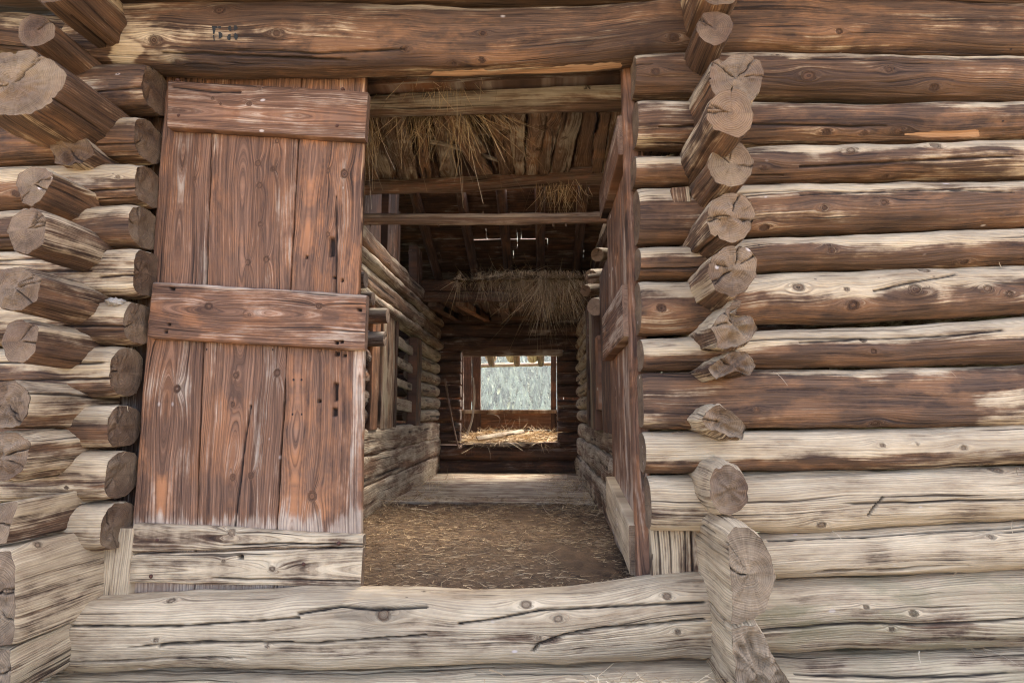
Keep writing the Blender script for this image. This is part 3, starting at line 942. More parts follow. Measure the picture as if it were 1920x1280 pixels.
# ================================================================== RIGHT CROSS WALL (its log ends beside the doorway, its logs inside)
YE = 4.4
cr = thing("log_wall", "right hand cross wall of logs with sawn ends stacked beside the doorway", "log wall", (.6, 0, 0))
CR = [
    ([(1300, -70), (1390, -72), (1392, -20), (1372, 5), (1340, 10), (1312, -5)], .22, dict(cbase=.2, base=.1)),
    ([(1306, 46), (1318, 22), (1345, 18), (1368, 30), (1374, 52), (1362, 80), (1340, 89), (1316, 76), (1306, 60)], .19, dict(cbase=.08, base=.0, top=.2, warm=.2, check0=.7)),
    ([(1324, 150), (1329, 112), (1345, 103), (1354, 110), (1375, 98), (1405, 97), (1428, 112), (1437, 138), (1427, 170), (1408, 196), (1372, 203), (1338, 185)], .23, dict(cbase=.3, base=.25, top=.3, crough=.006, checks=4)),
    ([(1327, 222), (1332, 187), (1352, 167), (1368, 164), (1371, 172), (1375, 164), (1396, 172), (1410, 192), (1414, 215), (1406, 242), (1385, 262), (1360, 252), (1338, 240)], .37, dict(cwarm=.85, cbase=.22, base=.15, top=.4, warm=1, check0=.05, checks=3)),
    ([(1323, 315), (1336, 284), (1358, 267), (1382, 264), (1402, 276), (1414, 300), (1410, 328), (1394, 346), (1370, 353), (1340, 343)], .24, dict(cwarm=.25, cbase=.75, base=.15, top=.5, check0=.9, checks=3)),
    ([(1324, 408), (1336, 380), (1362, 364), (1388, 362), (1408, 376), (1418, 398), (1412, 428), (1396, 450), (1370, 457), (1334, 442)], .24, dict(cwarm=.45, cbase=.6, base=.15, top=.4, crough=.009, checks=5)),
    ([(1328, 510), (1335, 482), (1360, 462), (1377, 458), (1380, 466), (1386, 459), (1408, 466), (1422, 484), (1419, 520), (1402, 546), (1372, 561), (1343, 547)], .23, dict(cwarm=.4, cbase=.35, base=.25, top=.4, crough=.009, checks=5)),
    ([(1330, 615), (1348, 588), (1372, 563), (1390, 563), (1386, 574), (1368, 588), (1384, 592), (1408, 598), (1417, 616), (1406, 642), (1376, 651), (1345, 648)], .20, dict(cbase=.5, base=.55, rot=.010, crough=.016, checks=2)),
    ([(1323, 692), (1345, 668), (1380, 650), (1408, 659), (1420, 684), (1408, 704), (1380, 700), (1345, 713)], .17, dict(cbase=.5, base=.6, rot=.010, crough=.016, checks=1)),
    ([(1310, 786), (1330, 763), (1350, 757), (1375, 772), (1399, 800), (1394, 824), (1365, 824), (1332, 811)], .15, dict(cbase=.55, base=.7, rot=.011, crough=.016, checks=1)),
    ([(1326, 900), (1338, 872), (1366, 862), (1396, 874), (1412, 905), (1410, 945), (1392, 960), (1370, 974), (1348, 968), (1330, 940)], .17, dict(cbase=.3, base=.72, top=.2, bvar=.3, crough=.012, bevk=.16, bevel=.05, lump=.010, rot=.004, checks=0)),
    ([(1360, 1000), (1378, 980), (1405, 985), (1428, 1004), (1446, 1040), (1454, 1082), (1444, 1125), (1436, 1148), (1410, 1164), (1372, 1172), (1372, 1110), (1366, 1050)], .27, dict(cbase=1.1, base=.78, top=.1, bvar=.3, crough=.007, bevk=.05, bevel=.03, lump=.009, warm=.4, checks=1)),
    ([(1368, 1174), (1418, 1166), (1432, 1195), (1462, 1245), (1490, 1285), (1496, 1360), (1385, 1360), (1374, 1260)], .25, dict(cbase=1.1, base=.78, top=.1, bvar=.3, crough=.022, rot=.009, lump=.009, warm=.2, checks=0)),
]
for poly, L, o in CR:
    cross_poly("log", cr, poly, L * .92, YE, **o)

# ================================================================== LEFT CORNER CROSS WALL
cl = thing("log_wall", "left corner cross wall with hewn log ends and heavy squared bottom blocks", "log wall", (-1.75, 0, 0))
CL = [
    ([(40, -90), (130, -92), (150, -40), (128, 0), (80, 8), (45, -20)], .26, dict(cbase=.1, base=.05)),
    ([(33, 66), (40, 40), (62, 26), (85, 32), (104, 50), (101, 72), (82, 85), (56, 90), (40, 82)], .18, dict(cbase=.2, base=.02, top=.2, checks=1)),
    ([(-75, 165), (-45, 108), (22, 93), (28, 99), (34, 91), (60, 92), (98, 110), (130, 140), (120, 168), (98, 196), (62, 215), (0, 219), (-55, 208)], .25, dict(cwarm=.25, cbase=.6, base=.08, top=.2, crough=.007, checks=4, warm=.9, stain=.6)),
    ([(86, 262), (110, 254), (158, 258), (176, 286), (150, 308), (104, 304)], .05, dict(cbase=.12, base=.2, crough=.014, rot=.008, checks=1)),
    ([(27, 347), (36, 323), (60, 311), (88, 314), (106, 327), (94, 352), (80, 377), (60, 390), (40, 382)], .18, dict(cbase=.3, base=.12, top=.35)),
    ([(11, 436), (19, 406), (46, 388), (52, 394), (58, 388), (78, 396), (89, 412), (83, 456), (50, 479), (24, 471)], .24, dict(cbase=.3, base=.2, top=.3, checks=4)),
    ([(-18, 542), (-4, 506), (40, 498), (80, 522), (72, 566), (40, 587), (0, 580)], .25, dict(cbase=.35, base=.25, top=.35, crough=.007)),
    ([(0, 641), (13, 606), (40, 597), (72, 613), (68, 660), (44, 684), (13, 680)], .22, dict(cbase=.3, base=.15, top=.5)),
    ([(-36, 762), (-12, 718), (28, 711), (57, 734), (52, 776), (36, 802), (-12, 805)], .22, dict(cbase=.4, base=.3, crough=.009)),
    ([(-38, 856), (-12, 811), (38, 809), (60, 830), (44, 880), (16, 902), (-26, 900)], .20, dict(cbase=.4, base=.35, rot=.006, crough=.010)),
    ([(-62, 986), (-32, 950), (34, 940), (27, 968), (12, 1018), (-30, 1024), (-57, 1017)], .24, dict(cbase=.5, base=.35, top=.5)),
    ([(-85, 1040), (20, 1028), (29, 1060), (30, 1150), (24, 1213), (-85, 1215)], .26, dict(cbase=.6, base=.62, bvar=.35, crough=.006, moss=.1, lump=.006)),
    ([(-85, 1221), (22, 1217), (26, 1260), (16, 1310), (-85, 1335)], .25, dict(cbase=.5, base=.62, bvar=.35, crough=.008, moss=.12, lump=.006)),
]
for poly, L, o in CL:
    cross_poly("log", cl, poly, L, 1.2, **o)

# a pale lump of rotten wood wedged on top of the log stub
bm_v = []
c0 = at(218, 567, .02)
th, ph = np.meshgrid(np.linspace(0, math.pi, 14), np.linspace(0, 2 * math.pi, 22, endpoint=False), indexing='ij')
dr = np.stack([np.sin(th) * np.cos(ph), np.sin(th) * np.sin(ph), np.cos(th)], -1)
rr = 1 + .45 * noise(dr[..., 0] * 2.2, dr[..., 1] * 2.2, dr[..., 2] * 2.2) + .2 * noise(dr[..., 0] * 6, dr[..., 1] * 6, dr[..., 2] * 6)
V = c0 + dr * rr[..., None] * np.array([.034, .03, .017])
i, j = np.meshgrid(np.arange(13), np.arange(22), indexing='ij')
Q = np.stack([i * 22 + j, (i + 1) * 22 + j, (i + 1) * 22 + (j + 1) % 22, i * 22 + (j + 1) % 22], -1).reshape(-1, 4)
tag(mesh_obj("bracket_fungus", None, M_TUFT, V.reshape(-1, 3), Q), "pale crumbly lump wedged between two log stubs beside the left door", "fungus")

# ================================================================== LEFT DOOR LEAF (closed)
YD = .14
dl_ = thing("plank_door", "closed reddish brown plank door leaf with three broad battens", "door", at(460, 1105, YD))
wear = [lambda px, py: .9 * sstep(950, 1000, py + 14 * noise(px * .08, py * .01))]
kA = [(365, 335, .008)]
plank("plank", dl_, M_DOOR, at(240, 1110, YD), at(362, 1110, YD), at(312, 140, YD), at(401, 140, YD), .03, (0, -1, 0), ds=.005, base=.13, top=0, bvar=.38, warm=.55, pith=.1, bpx=wear, knots=kA, nknots=2, ncr=0)
plank("plank", dl_, M_DOOR, at(365, 1110, YD), at(511, 1110, YD), at(402.5, 140, YD), at(565, 140, YD), .03, (0, -1, 0), ds=.005, base=.14, top=0, bvar=.36, warm=.5, pith=.15, bpx=wear,
      knots=[(484, 307, .014), (514, 318, .012), (487, 347, .012), (488, 420, .010), (466, 492, .014), (500, 487, .012), (443, 704, .012), (437, 757, .010), (437, 893, .014), (470, 890, .012), (520, 265, .010), (520, 700, .016)],
      ncr=0, crpx=[([(470, 760), (460, 820), (452, 890), (440, 988)], 2.4)], knoth=.003)
plank("plank", dl_, M_DOOR, at(514, 1110, YD), at(653, 1110, YD), at(568, 140, YD), at(686, 140, YD), .03, (0, -1, 0), ds=.005, base=.08, top=0, bvar=.38, warm=1.0, pith=.6, bpx=wear,
      knots=[(616, 320, .010), (615, 440, .009), (586, 930, .018), (600, 655, .010)], holes=[(622, 463, 5, 18), (630, 735, 4, 17), (628, 773, 4, 8), (598, 752, 3, 3), (575, 482, 2.5, 3), (632, 663, 4, 4), (646, 666, 3, 3), (626, 520, 2.5, 2.5), (642, 526, 2.5, 3)],
      chips=[lambda px, py: .75 * sstep(672 + 4, 676 + 4, px + (py - 250) * .012 + 3 * noise(py * .03, px * .05))], nknots=2, ncr=1)
plank("edge_strip", dl_, M_DOOR, at(652, 1003, YD - .006), at(677, 1003, YD - .006), at(662, 655, YD - .006), at(682, 655, YD - .006), .03, (0, -1, 0), ds=.005, base=.52, top=0, warm=.9, bvar=.3, bpx=wear, ncr=0)
YB = YD - .004
bt = []
bt.append(plank("batten", dl_, M_DOOR, at(314, 238, YB - .034), at(316, 150, YB - .034), at(684, 262, YB - .034), at(690, 172, YB - .034), .038, (0, -1, 0), ds=.005, base=.28, top=0, warm=.4, bvar=.4, r=.006, pith=.2,
                knots=[(468, 194, .014), (488, 166, .010), (400, 185, .008), (413, 196, .007)], ncr=0, crpx=[([(325, 163), (400, 172), (450, 172)], 1.3)], nknots=1))
bt.append(plank("batten", dl_, M_DOOR, at(277, 633, YB - .034), at(287, 527, YB - .034), at(683, 657, YB - .034), at(687, 552, YB - .034), .04, (0, -1, 0), ds=.005, base=.26, top=.55, tb0=.9, warm=.8, bvar=.42, r=.012, pith=-.1,
                knots=[(391, 574, .016), (467, 590, .009), (598, 574, .012)], holes=[(323, 541, 5, 3), (316, 608, 3, 2.5), (311, 622, 3, 2.5), (674, 581, 4, 3), (631, 642, 4, 3), (640, 640, 3, 3)], ncr=1))
bt.append(plank("batten", dl_, M_LOG, at(243, 1037, YB - .030), at(250, 981, YB - .030), at(680, 1024, YB - .030), at(681, 1004, YB - .030), .036, (0, -1, 0), ds=.005, base=.6, top=.3, tb0=.4, warm=.5, bvar=.3, r=.01, nknots=1, ncr=1, wav=.004))
bt.append(plank("batten", dl_, M_LOG, at(238, 1092, YB - .030), at(241, 1041, YB - .030), at(676, 1103, YB - .030), at(680, 1027, YB - .030), .036, (0, -1, 0), ds=.005, base=.55, top=.3, tb0=.5, warm=.4, bvar=.4, r=.01, wav=.004,
                holes=[(451, 1044, 5, 4)], knots=[(510, 1065, .012), (420, 1050, .007)], ncr=1))


def nail(parent, px, py, Y, r=.0085):
    c = at(px, py, Y)
    a_ = np.linspace(0, 2 * math.pi, 10, endpoint=False)
    V = [c + np.array([0, -.006, 0])]
    for rad, d in ((.6, -.0045), (1, 0), (1, .012)):
        V += [c + np.array([math.cos(t) * r * rad, d, math.sin(t) * r * rad]) for t in a_]
    T = [(0, 1 + (k + 1) % 10, 1 + k) for k in range(10)]
    Q = [(1 + i * 10 + k, 1 + i * 10 + (k + 1) % 10, 1 + (i + 1) * 10 + (k + 1) % 10, 1 + (i + 1) * 10 + k) for i in range(2) for k in range(10)]
    return mesh_obj("nail", parent, M_NAIL, V, Q, T)


for px, py in ((335, 217), (632, 236), (642, 167), (333, 150)):
    nail(bt[0], px, py, YB - .034)
for px, py in ((295, 1012), (635, 1018)):
    nail(bt[2], px, py, YB - .030)
for px, py in ((283, 1080), (569, 1057)):
    nail(bt[3], px, py, YB - .030)

# ================================================================== RIGHT DOOR LEAF (swung inward)
dr_ = thing("plank_door", "open reddish plank door leaf swung inward against the right jamb", "door", at(1200, 1070, .2))
XH, XF, YH, YF = .395, .40, .16, .98     # leaf runs inward along +Y
ztop, zbot = 2.42, .42


def leafx(y):
    return XH + (XF - XH) * (y - YH) / (YF - YH)


for k_, (ya, yb) in enumerate(((.16, .44), (.445, .72), (.725, .98))):
    plank("plank", dr_, M_DOOR, (leafx(ya), ya, zbot), (leafx(yb), yb, zbot), (leafx(ya), ya, ztop), (leafx(yb), yb, ztop), .035, (-1, 0, 0), ds=.007, base=.34, top=0, bvar=.5, warm=.9,
          bpx=[lambda px, py: .6 * sstep(880, 980, py)], nknots=3, ncr=1)


def leaf_batten(y0, y1, z0a, z1a, z0b, z1b, mat, **o):
    return plank("batten", dr_, mat, (leafx(y0) - .046, y0, z0a), (leafx(y0) - .046, y0, z1a), (leafx(y1) - .046, y1, z0b), (leafx(y1) - .046, y1, z1b), .05, (-1, 0, 0), ds=.007, r=.008, **o)


leaf_batten(.17, .92, 2.20, 2.38, 2.18, 2.36, M_DOOR, base=.3, top=0, warm=.2, stain=.6)
leaf_batten(.17, .92, 1.41, 1.63, 1.38, 1.62, M_DOOR, base=.28, top=.2, warm=.6, crpx=())
leaf_batten(.17, .92, .475, .665, .575, .765, M_LOG, base=.95, top=.1, warm=.2, bvar=.2)

# ================================================================== BARN INTERIOR: FLOOR
ZF = .40
lf = sheet("floor", None, M_CHAFF, -1.7, 1.0, .22, 2.30, lambda X, Y: ZF + .022 * noise(X * 3, Y * 3) + .010 * noise(X * 13, Y * 13) + .05 * sstep(.3, .5, np.abs(X + .36) - .55), 150, 150)
tag(lf, "barn floor with trodden hay litter and grey boards at the far end", "floor", kind="structure")
yy = 2.26
for k_ in range(7):
    wd = .30 + .03 * math.sin(k_ * 2.1)
    plank("floor_board", lf, M_INT, (-1.4, yy, ZF + .012), (-1.4, yy + wd - .008, ZF + .012), (.75, yy, ZF + .012), (.75, yy + wd - .008, ZF + .012), .04, (0, 0, 1), ds=.02, base=.6, top=0, bvar=.4, warm=.2, lump=.003, stain=.4, ncr=1, wav=.004)
    yy += wd
# straw lying on the litter
n_ = 16000
P = np.stack([rng.uniform(-1.25, .46, n_), rng.uniform(.1, 2.5, n_) ** 1.0, np.full(n_, ZF + .012)], 1)
P[:, 2] += .022 * noise(P[:, 0] * 3, P[:, 1] * 3) + .010 * noise(P[:, 0] * 13, P[:, 1] * 13) + .05 * sstep(.3, .5, np.abs(P[:, 0] + .36) - .55) + rng.uniform(-.012, .008, n_)
ang = rng.normal(0, .55, n_) + (rng.random(n_) < .5) * rng.uniform(0, 3.1, n_)
D = np.stack([np.cos(ang), np.sin(ang) * .6, rng.uniform(-.02, .12, n_)], 1)
dens = noise(P[:, 0] * 3, P[:, 1] * 3, 5) > -.35
tn = np.clip(rng.random(n_) ** 1.15, 0, 1)
s_ = blades("straw", None, M_LITTER, P[dens], D[dens], (rng.uniform(.012, .042, n_) + .06 * (rng.random(n_) < .06))[dens], rng.uniform(.0012, .0030, n_)[dens], .05, .12, 2, tn[dens])
tag(s_, "loose straw scattered over the brown barn floor", "straw", kind="stuff")
n_ = 700
P = np.stack([np.where(rng.random(n_) < .65, rng.normal(.28, .12, n_), rng.normal(-1.0, .12, n_)), rng.uniform(1.7, 3.6, n_), ZF + rng.uniform(.0, .09, n_)], 1)
P[:, 0] = np.clip(P[:, 0], -1.2, .44)
s_ = blades("straw", None, M_STRAW, P, rng.normal(size=(n_, 3)) * np.array([1, 1, .5]), rng.uniform(.04, .14, n_), rng.uniform(.002, .004, n_), .1, .3, 3)
tag(s_, "wispy pale straw along the foot of the walls near the floor boards", "straw", kind="stuff")

# ================================================================== LEFT INNER WALL
XL = -1.17
li = thing("log_wall", "left inner wall of pale logs with a slatted window", "log wall", (XL, 2, ZF))


def inner_log(parent, z0, z1, y0, y1, X=XL, b=.085, mat=M_INT, side=1, **o):
    ys = np.arange(y0, y1, .018)
    sd = rng.uniform(0, 99)
    C = np.stack([np.full_like(ys, X - side * b) + .006 * noise(ys * 2, sd), ys, np.full_like(ys, (z0 + z1) / 2) + .006 * noise(ys * 3, sd)], 1)
    h = (z1 - z0) / 2
    S = np.stack([0 * ys, 0 * ys, h * (1 + o.pop('hv', .06) * noise(ys * 4, sd))], 1)
    O = np.stack([side * b * (1 + .08 * noise(ys * 5, sd)), 0 * ys, 0 * ys], 1)
    return sweep("log", parent, mat, C, S, O, sec_round(h, b, o.pop('n', 2.2), .016, 5), **{**dict(lump=.012, nknots=3, rings=3, bvar=.5, base=.55, top=.4, warm=.25, ncr=2, crw=.008), **o})


W0, W1 = 2.38, 3.05             # the slatted window, along Y
# squared base timbers
for (z0, z1, dx) in ((.38, .606, .012), (.600, .808, .008), (.800, .99, .0)):
    inner_log(li, z0, z1, .4, YE, X=XL + dx, n=9, hv=.015, base=.6, top=0, warm=.3, stain=.5, lump=.007, fib=.006)
# courses beyond the window and above it
zz = 1.0
hs = [.135, .135, .14, .13, .14, .145]
for k_, h in enumerate(hs):
    inner_log(li, zz, zz + h, 3.2, YE, base=.72, top=.35, n=2.3, b=.08, moss=.25, lump=.008)
    inner_log(li, zz, zz + h, .4, 1.72, base=.3, mat=M_DARK)
    zz += h + .003
for k_, h in enumerate((.11, .15, .11, .15)):
    inner_log(li, zz, zz + h, .4, YE, base=.5 if k_ % 2 == 0 else .25, top=.45, n=2.2 if k_ % 2 == 0 else 5, X=XL + (.035 if k_ % 2 == 0 else -.0), b=.085, stain=.6)
    zz += h + .003
zup = zz
# boarded panel and posts before the window
for (ya, yb, dx, kw, mt) in ((1.66, 1.84, .01, dict(base=.2, warm=.6), M_DOOR), (1.85, 1.93, -.02, dict(base=.1, warm=.3), M_DARK), (1.94, 2.28, .0, dict(base=.42, moss=.4, bvar=.8), M_INT)):
    plank("panel_board", li, mt, (XL + dx, ya, .98), (XL + dx, yb, .98), (XL + dx, ya, zup - .5), (XL + dx, yb, zup - .5), .04, (1, 0, 0), ds=.016, top=0, wav=.006, lump=.005, **kw)
plank("window_post", li, M_DARK, (XL + .005, 2.30, .98), (XL + .005, 2.38, .98), (XL + .005, 2.30, 1.86), (XL + .005, 2.38, 1.86), .09, (1, 0, 0), ds=.016, base=.1, top=0, warm=.7)
plank("window_post", li, M_DARK, (XL + .012, 3.05, .98), (XL + .012, 3.26, .98), (XL + .012, 3.05, 1.82), (XL + .012, 3.26, 1.82), .09, (1, 0, 0), ds=.016, base=.0, top=0, warm=.8, lump=.006)
for zc, hh in ((1.72, .085), (1.545, .08), (1.37, .06), (1.185, .10)):
    plank("slat", li, M_INT, (XL - .03, W0 - .03, zc - hh / 2), (XL - .03, W0 - .03, zc + hh / 2), (XL - .03, W1 + .03, zc - hh / 2 - .03), (XL - .03, W1 + .03, zc + hh / 2 - .03), .03, (1, 0, 0), ds=.016, base=.8, top=0, moss=.2, bvar=.3)
# log ends of the stall wall that crosses above the panel
for (px, py, r_) in ((686, 525, .05), (727, 592, .055), (722, 635, .05), (700, 560, .045)):
    q = atx(px, py, XL + .12)
    pole("log_stub", li, M_DARK, [q + np.array([-.35, .0, 0]), q], r_, ds=.02, nseg=20, base=.4, cbase=.4, checks=3, rings=4)
# upper posts and leaning boards of the left loft side
plank("post", li, M_DARK, (XL - .02, 2.05, zup), (XL - .02, 2.36, zup), (XL - .02, 2.05, 3.0), (XL - .02, 2.36, 3.0), .08, (1, 0, 0), ds=.02, base=.0, top=0, warm=.4, bvar=.5, stain=.8)
plank("post", li, M_DARK, (XL - .02, 2.37, zup), (XL - .02, 2.45, zup), (XL - .02, 2.37, 2.78), (XL - .02, 2.42, 2.84), .07, (1, 0, 0), ds=.02, base=.0, top=0, warm=.3, wav=.012, stain=.8)
plank("post", li, M_DARK, (XL - .06, 1.5, zup), (XL - .06, 2.0, zup), (XL - .06, 1.5, 3.0), (XL - .06, 2.0, 3.0), .06, (1, 0, 0), ds=.02, base=.05, top=0, warm=.4)
plank("post", li, M_DARK, (XL - .03, 3.15, zup), (XL - .03, 3.42, zup), (XL - .03, 3.1, 2.75), (XL - .03, 3.36, 2.75), .08, (1, 0, 0), ds=.02, base=.15, top=0, warm=.7)
for k_ in range(3):
    plank("brace", li, M_DARK, (XL - .08, 3.55 + .2 * k_, zup), (XL - .08, 3.65 + .2 * k_, zup), (XL - .08, 3.10 + .2 * k_, 2.7 - .1 * k_), (XL - .08, 3.2 + .2 * k_, 2.7 - .1 * k_), .04, (1, 0, 0), ds=.025, base=.2, top=0)

# ================================================================== RIGHT INNER SIDE: posts and boards set before the cross wall logs
XRW = .45
ri = thing("board_lining", "narrow upright boards and posts lining the inner right wall", "wall lining", (XRW, 2.5, ZF))
for (ya, yb, x_, z0, z1, mt, kw) in (
        (2.55, 2.72, XRW - .03, .98, 2.02, M_DARK, dict(base=.05, warm=.5)),
        (2.02, 2.50, XRW - .02, .98, 1.95, M_INT, dict(base=.75, moss=.6, bvar=.9)),
        (1.80, 2.00, XRW - .05, .98, 1.90, M_DARK, dict(base=.0, warm=.4)),
        (1.60, 1.76, XRW - .05, 1.12, 1.62, M_DOOR, dict(base=.05, warm=1.0)),
        (1.00, 1.50, XRW - .04, .98, 2.0, M_DARK, dict(base=.15, warm=.5))):
    plank("board", ri, mt, (x_, ya, z0), (x_, yb, z0), (x_, ya, z1), (x_, yb, z1), .05, (-1, 0, 0), ds=.016, top=0, wav=.008, lump=.006, **kw)
for k_, (z0, z1) in enumerate(((.38, .62), (.625, .82), (.825, .975))):
    inner_log(ri, z0, z1, .99, YE, X=XRW - .03 + .02 * k_, side=-1, b=.05, n=4.5, base=.55, top=.3, warm=.3, lump=.016, stain=.5)
zz = 1.0
for k_ in range(8):
    inner_log(ri, zz, zz + .135, 2.75, YE, X=XRW - .01, side=-1, b=.075, base=.65, top=.4, moss=.35, n=2)
    zz += .138
for (px, py, d_, r_) in ((1110, 520, 2.0, .055), (1118, 575, 1.6, .06), (1100, 545, 2.4, .05), (1122, 480, 1.8, .05)):
    q = at(px, py, d_)
    pole("log_stub", ri, M_INT, [q + np.array([-.02, -.10, -.02]), q + np.array([.22, .25, .08])], r_, ds=.015, nseg=18, base=.55, cbase=.5, checks=3, rings=4, n=3)
q = at(1101, 519, 1.7)
pole("peg", ri, M_INT, [q, q + np.array([.25, .1, .05])], .018, base=.5, warm=.8)

# ================================================================== END WALL WITH ITS OPENING
ew = thing("log_wall", "dark end wall of logs with a hay filled opening", "log wall", (-.36, YE, ZF))
opL, opR = at(866, 740, YE)[0], at(1045, 740, YE)[0]
zT, zB = at(960, 657, YE)[2], at(960, 834, YE)[2]


def end_log(z0, z1, x0, x1, **o):
    xs = np.arange(x0, x1, .022)
    sd = rng.uniform(0, 99)
    C = np.stack([xs, np.full_like(xs, YE + .08), np.full_like(xs, (z0 + z1) / 2) + .005 * noise(xs * 3, sd)], 1)
    h = (z1 - z0) / 2
    S = np.stack([0 * xs, 0 * xs, h * (1 + .06 * noise(xs * 4, sd))], 1)
    O = np.stack([0 * xs, -.08 * (1 + .08 * noise(xs * 4, sd)), 0 * xs], 1)
    return sweep("log", ew, M_DARK, C, S, O, sec_round(h, .08, 2.2, .022, 5), **{**dict(lump=.008, nknots=1, rings=2, base=.05, top=.15, warm=.4, ncr=1), **o})


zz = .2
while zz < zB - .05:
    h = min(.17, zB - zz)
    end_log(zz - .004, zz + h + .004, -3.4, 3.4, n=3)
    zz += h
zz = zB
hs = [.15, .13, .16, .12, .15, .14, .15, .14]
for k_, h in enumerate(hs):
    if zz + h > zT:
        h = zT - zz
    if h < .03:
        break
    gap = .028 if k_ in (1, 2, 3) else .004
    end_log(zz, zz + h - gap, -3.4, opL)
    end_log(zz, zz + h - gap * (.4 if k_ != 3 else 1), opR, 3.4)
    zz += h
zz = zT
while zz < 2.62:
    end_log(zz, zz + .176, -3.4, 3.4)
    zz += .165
plank("lintel_board", ew, M_INT, at(868, 668, YE - .06), at(868, 656, YE - .06), at(1055, 666, YE - .06), at(1055, 655, YE - .06), .05, (0, -1, 0), ds=.015, base=.45, top=0, warm=.5)
plank("sill_board", ew, M_DARK, at(866, 838, YE - .03), at(866, 831, YE - .03), at(1050, 838, YE - .03), at(1050, 829, YE - .03), .1, (0, -1, 0), ds=.015, base=.3, top=.3)

# leaning stick at the end wall
pole("stick", None, M_INT, [at(833, 702, YE - .12), at(842, 760, YE - .14), at(851, 808, YE - .2), at(862, 848, YE - .3)], [.012, .013, .012, .009], ds=.02, nseg=10, base=.45)
tag(bpy.data.objects["stick"], "long thin stick leaning on the dark end wall left of the opening", "stick")

# ================================================================== GALLERY BEYOND THE OPENING
YG = 5.35
ga = thing("gallery", "wooden gallery with board parapet behind the end wall opening", "gallery", (-.36, 4.9, zB))
for k_ in range(4):
    y0 = YE + .16 + k_ * .24
    plank("floor_board", ga, M_DARK, (-1.8, y0, zB - .03), (-1.8, y0 + .23, zB - .03), (1.2, y0, zB - .03), (1.2, y0 + .23, zB - .03), .04, (0, 0, 1), ds=.03, base=.3, top=0)
zp0, zp1 = zB - .06, at(960, 770, YG)[2]
zm = at(960, 806, YG)[2]
plank("parapet_board", ga, M_DARK, (-1.8, YG, zp0), (-1.8, YG, zm), (1.2, YG, zp0), (1.2, YG, zm), .04, (0, -1, 0), ds=.025, base=.15, top=0, warm=.6)
plank("parapet_board", ga, M_DOOR, (-1.8, YG + .01, zm + .006), (-1.8, YG + .01, zp1 - .02), (1.2, YG + .01, zm + .006), (1.2, YG + .01, zp1 - .02), .04, (0, -1, 0), ds=.025, base=.08, top=0, warm=.7, stain=.5)
box_plank("rail", ga, M_INT, (-1.8, YG, zp1 - .01), (1.2, YG, zp1 - .01), .14, .05, (0, 1, 0), nd=(0, 0, 1), base=.3, top=0)
zpt = at(960, 655, YG)[2]
for (xa, xb, Yq, kw) in ((869, 884, YG - .05, dict(base=.15, warm=.5)), (885, 901, YG - .03, dict(base=.2, warm=.5)), (1033, 1043, YG - .03, dict(base=.05)), (1044, 1056, YG - .05, dict(base=.05))):
    plank("post_board", ga, M_DARK, at(xa, 826, Yq), at(xb, 826, Yq), at(xa, 664, Yq), at(xb, 664, Yq), .05, (0, -1, 0), ds=.02, top=0, **kw)
plank("post_board", ga, M_DARK, (-2.4, YG, zp0), (at(868, 740, YG)[0], YG, zp0), (-2.4, YG, zpt), (at(868, 740, YG)[0], YG, zpt), .05, (0, -1, 0), ds=.04, top=0, base=.1)
plank("post_board", ga, M_DARK, (at(1057, 740, YG)[0], YG, zp0), (1.6, YG, zp0), (at(1057, 740, YG)[0], YG, zpt), (1.6, YG, zpt), .05, (0, -1, 0), ds=.04, top=0, base=.1)

# hay lying in the gallery opening
hb = sheet("hay", None, M_HAYBED, opL + .02, opR - .02, YE + .0, YG - .04, lambda X, Y: zB + .02 + .07 * sstep(YE, YE + .6, Y) + .05 * noise(X * 3, Y * 3) + .02 * noise(X * 12, Y * 12), 60, 50)
tag(hb, "golden hay heaped on the ledge of the far opening", "hay", kind="stuff")
n_ = 2600
P = np.stack([rng.uniform(opL + .03, opR - .04, n_), rng.uniform(YE - .02, YG - .08, n_), np.zeros(n_)], 1)
P[:, 2] = zB + .03 + .07 * sstep(YE, YE + .6, P[:, 1]) + .05 * noise(P[:, 0] * 3, P[:, 1] * 3) + rng.uniform(0, .02, n_)
D = rng.normal(size=(n_, 3)) * np.array([1.3, .7, .16])
hs_ = blades("hay_stalk", hb, M_STRAW, P, D, rng.uniform(.06, .24, n_), rng.uniform(.004, .008, n_), .1, .25, 3)
hs_["kind"] = "stuff"
p0, p1 = at(893, 826, YE + .05), at(1042, 806, YE + .42)
q_ = plank("loose_board", None, M_INT, at(897, 829, YE + .03) + np.array([0, 0, .03]), at(893, 825, YE + .07) + np.array([0, 0, .05]), at(985, 815, YE + .25) + np.array([0, 0, .03]), at(980, 812, YE + .30) + np.array([0, 0, .05]), .02, (0, -.5, 1), ds=.015, base=.9, top=0, bvar=.2)
tag(q_, "pale grey loose board lying in the hay of the far opening", "board")
for (pts, lab) in (([(872, 818), (884, 795), (889, 760), (888, 702)], "longer pale bent stick standing in the hay at the left of the far opening"),
                   ([(874, 822), (886, 790), (891, 755), (890, 715)], "shorter pale stick crossing the hay at the left of the far opening")):
    k_ = 0 if "longer" in lab else 1
    o_ = pole("stick", None, M_INT, [at(x, y, YE + .12 + .05 * k_ + i * .03) for i, (x, y) in enumerate(pts)], [.009, .008, .006, .004], ds=.015, nseg=8, base=.9, top=.2)
    tag(o_, lab, "stick", "sticks in the far opening")
for pts, lab in (([(850 + 75, 803), (936, 785), (926, 776), (905, 777)], "thin bent straw stem curling in front of the parapet board"),
                 ([(967 - 50, 806), (925, 812), (960, 822), (900, 808)], None)):
    if lab:
        o_ = pole("stalk", None, M_INT, [at(x + 5, y, YG - .1) for x, y in pts], .004, ds=.02, nseg=6, base=.7)
        tag(o_, lab, "stalk")

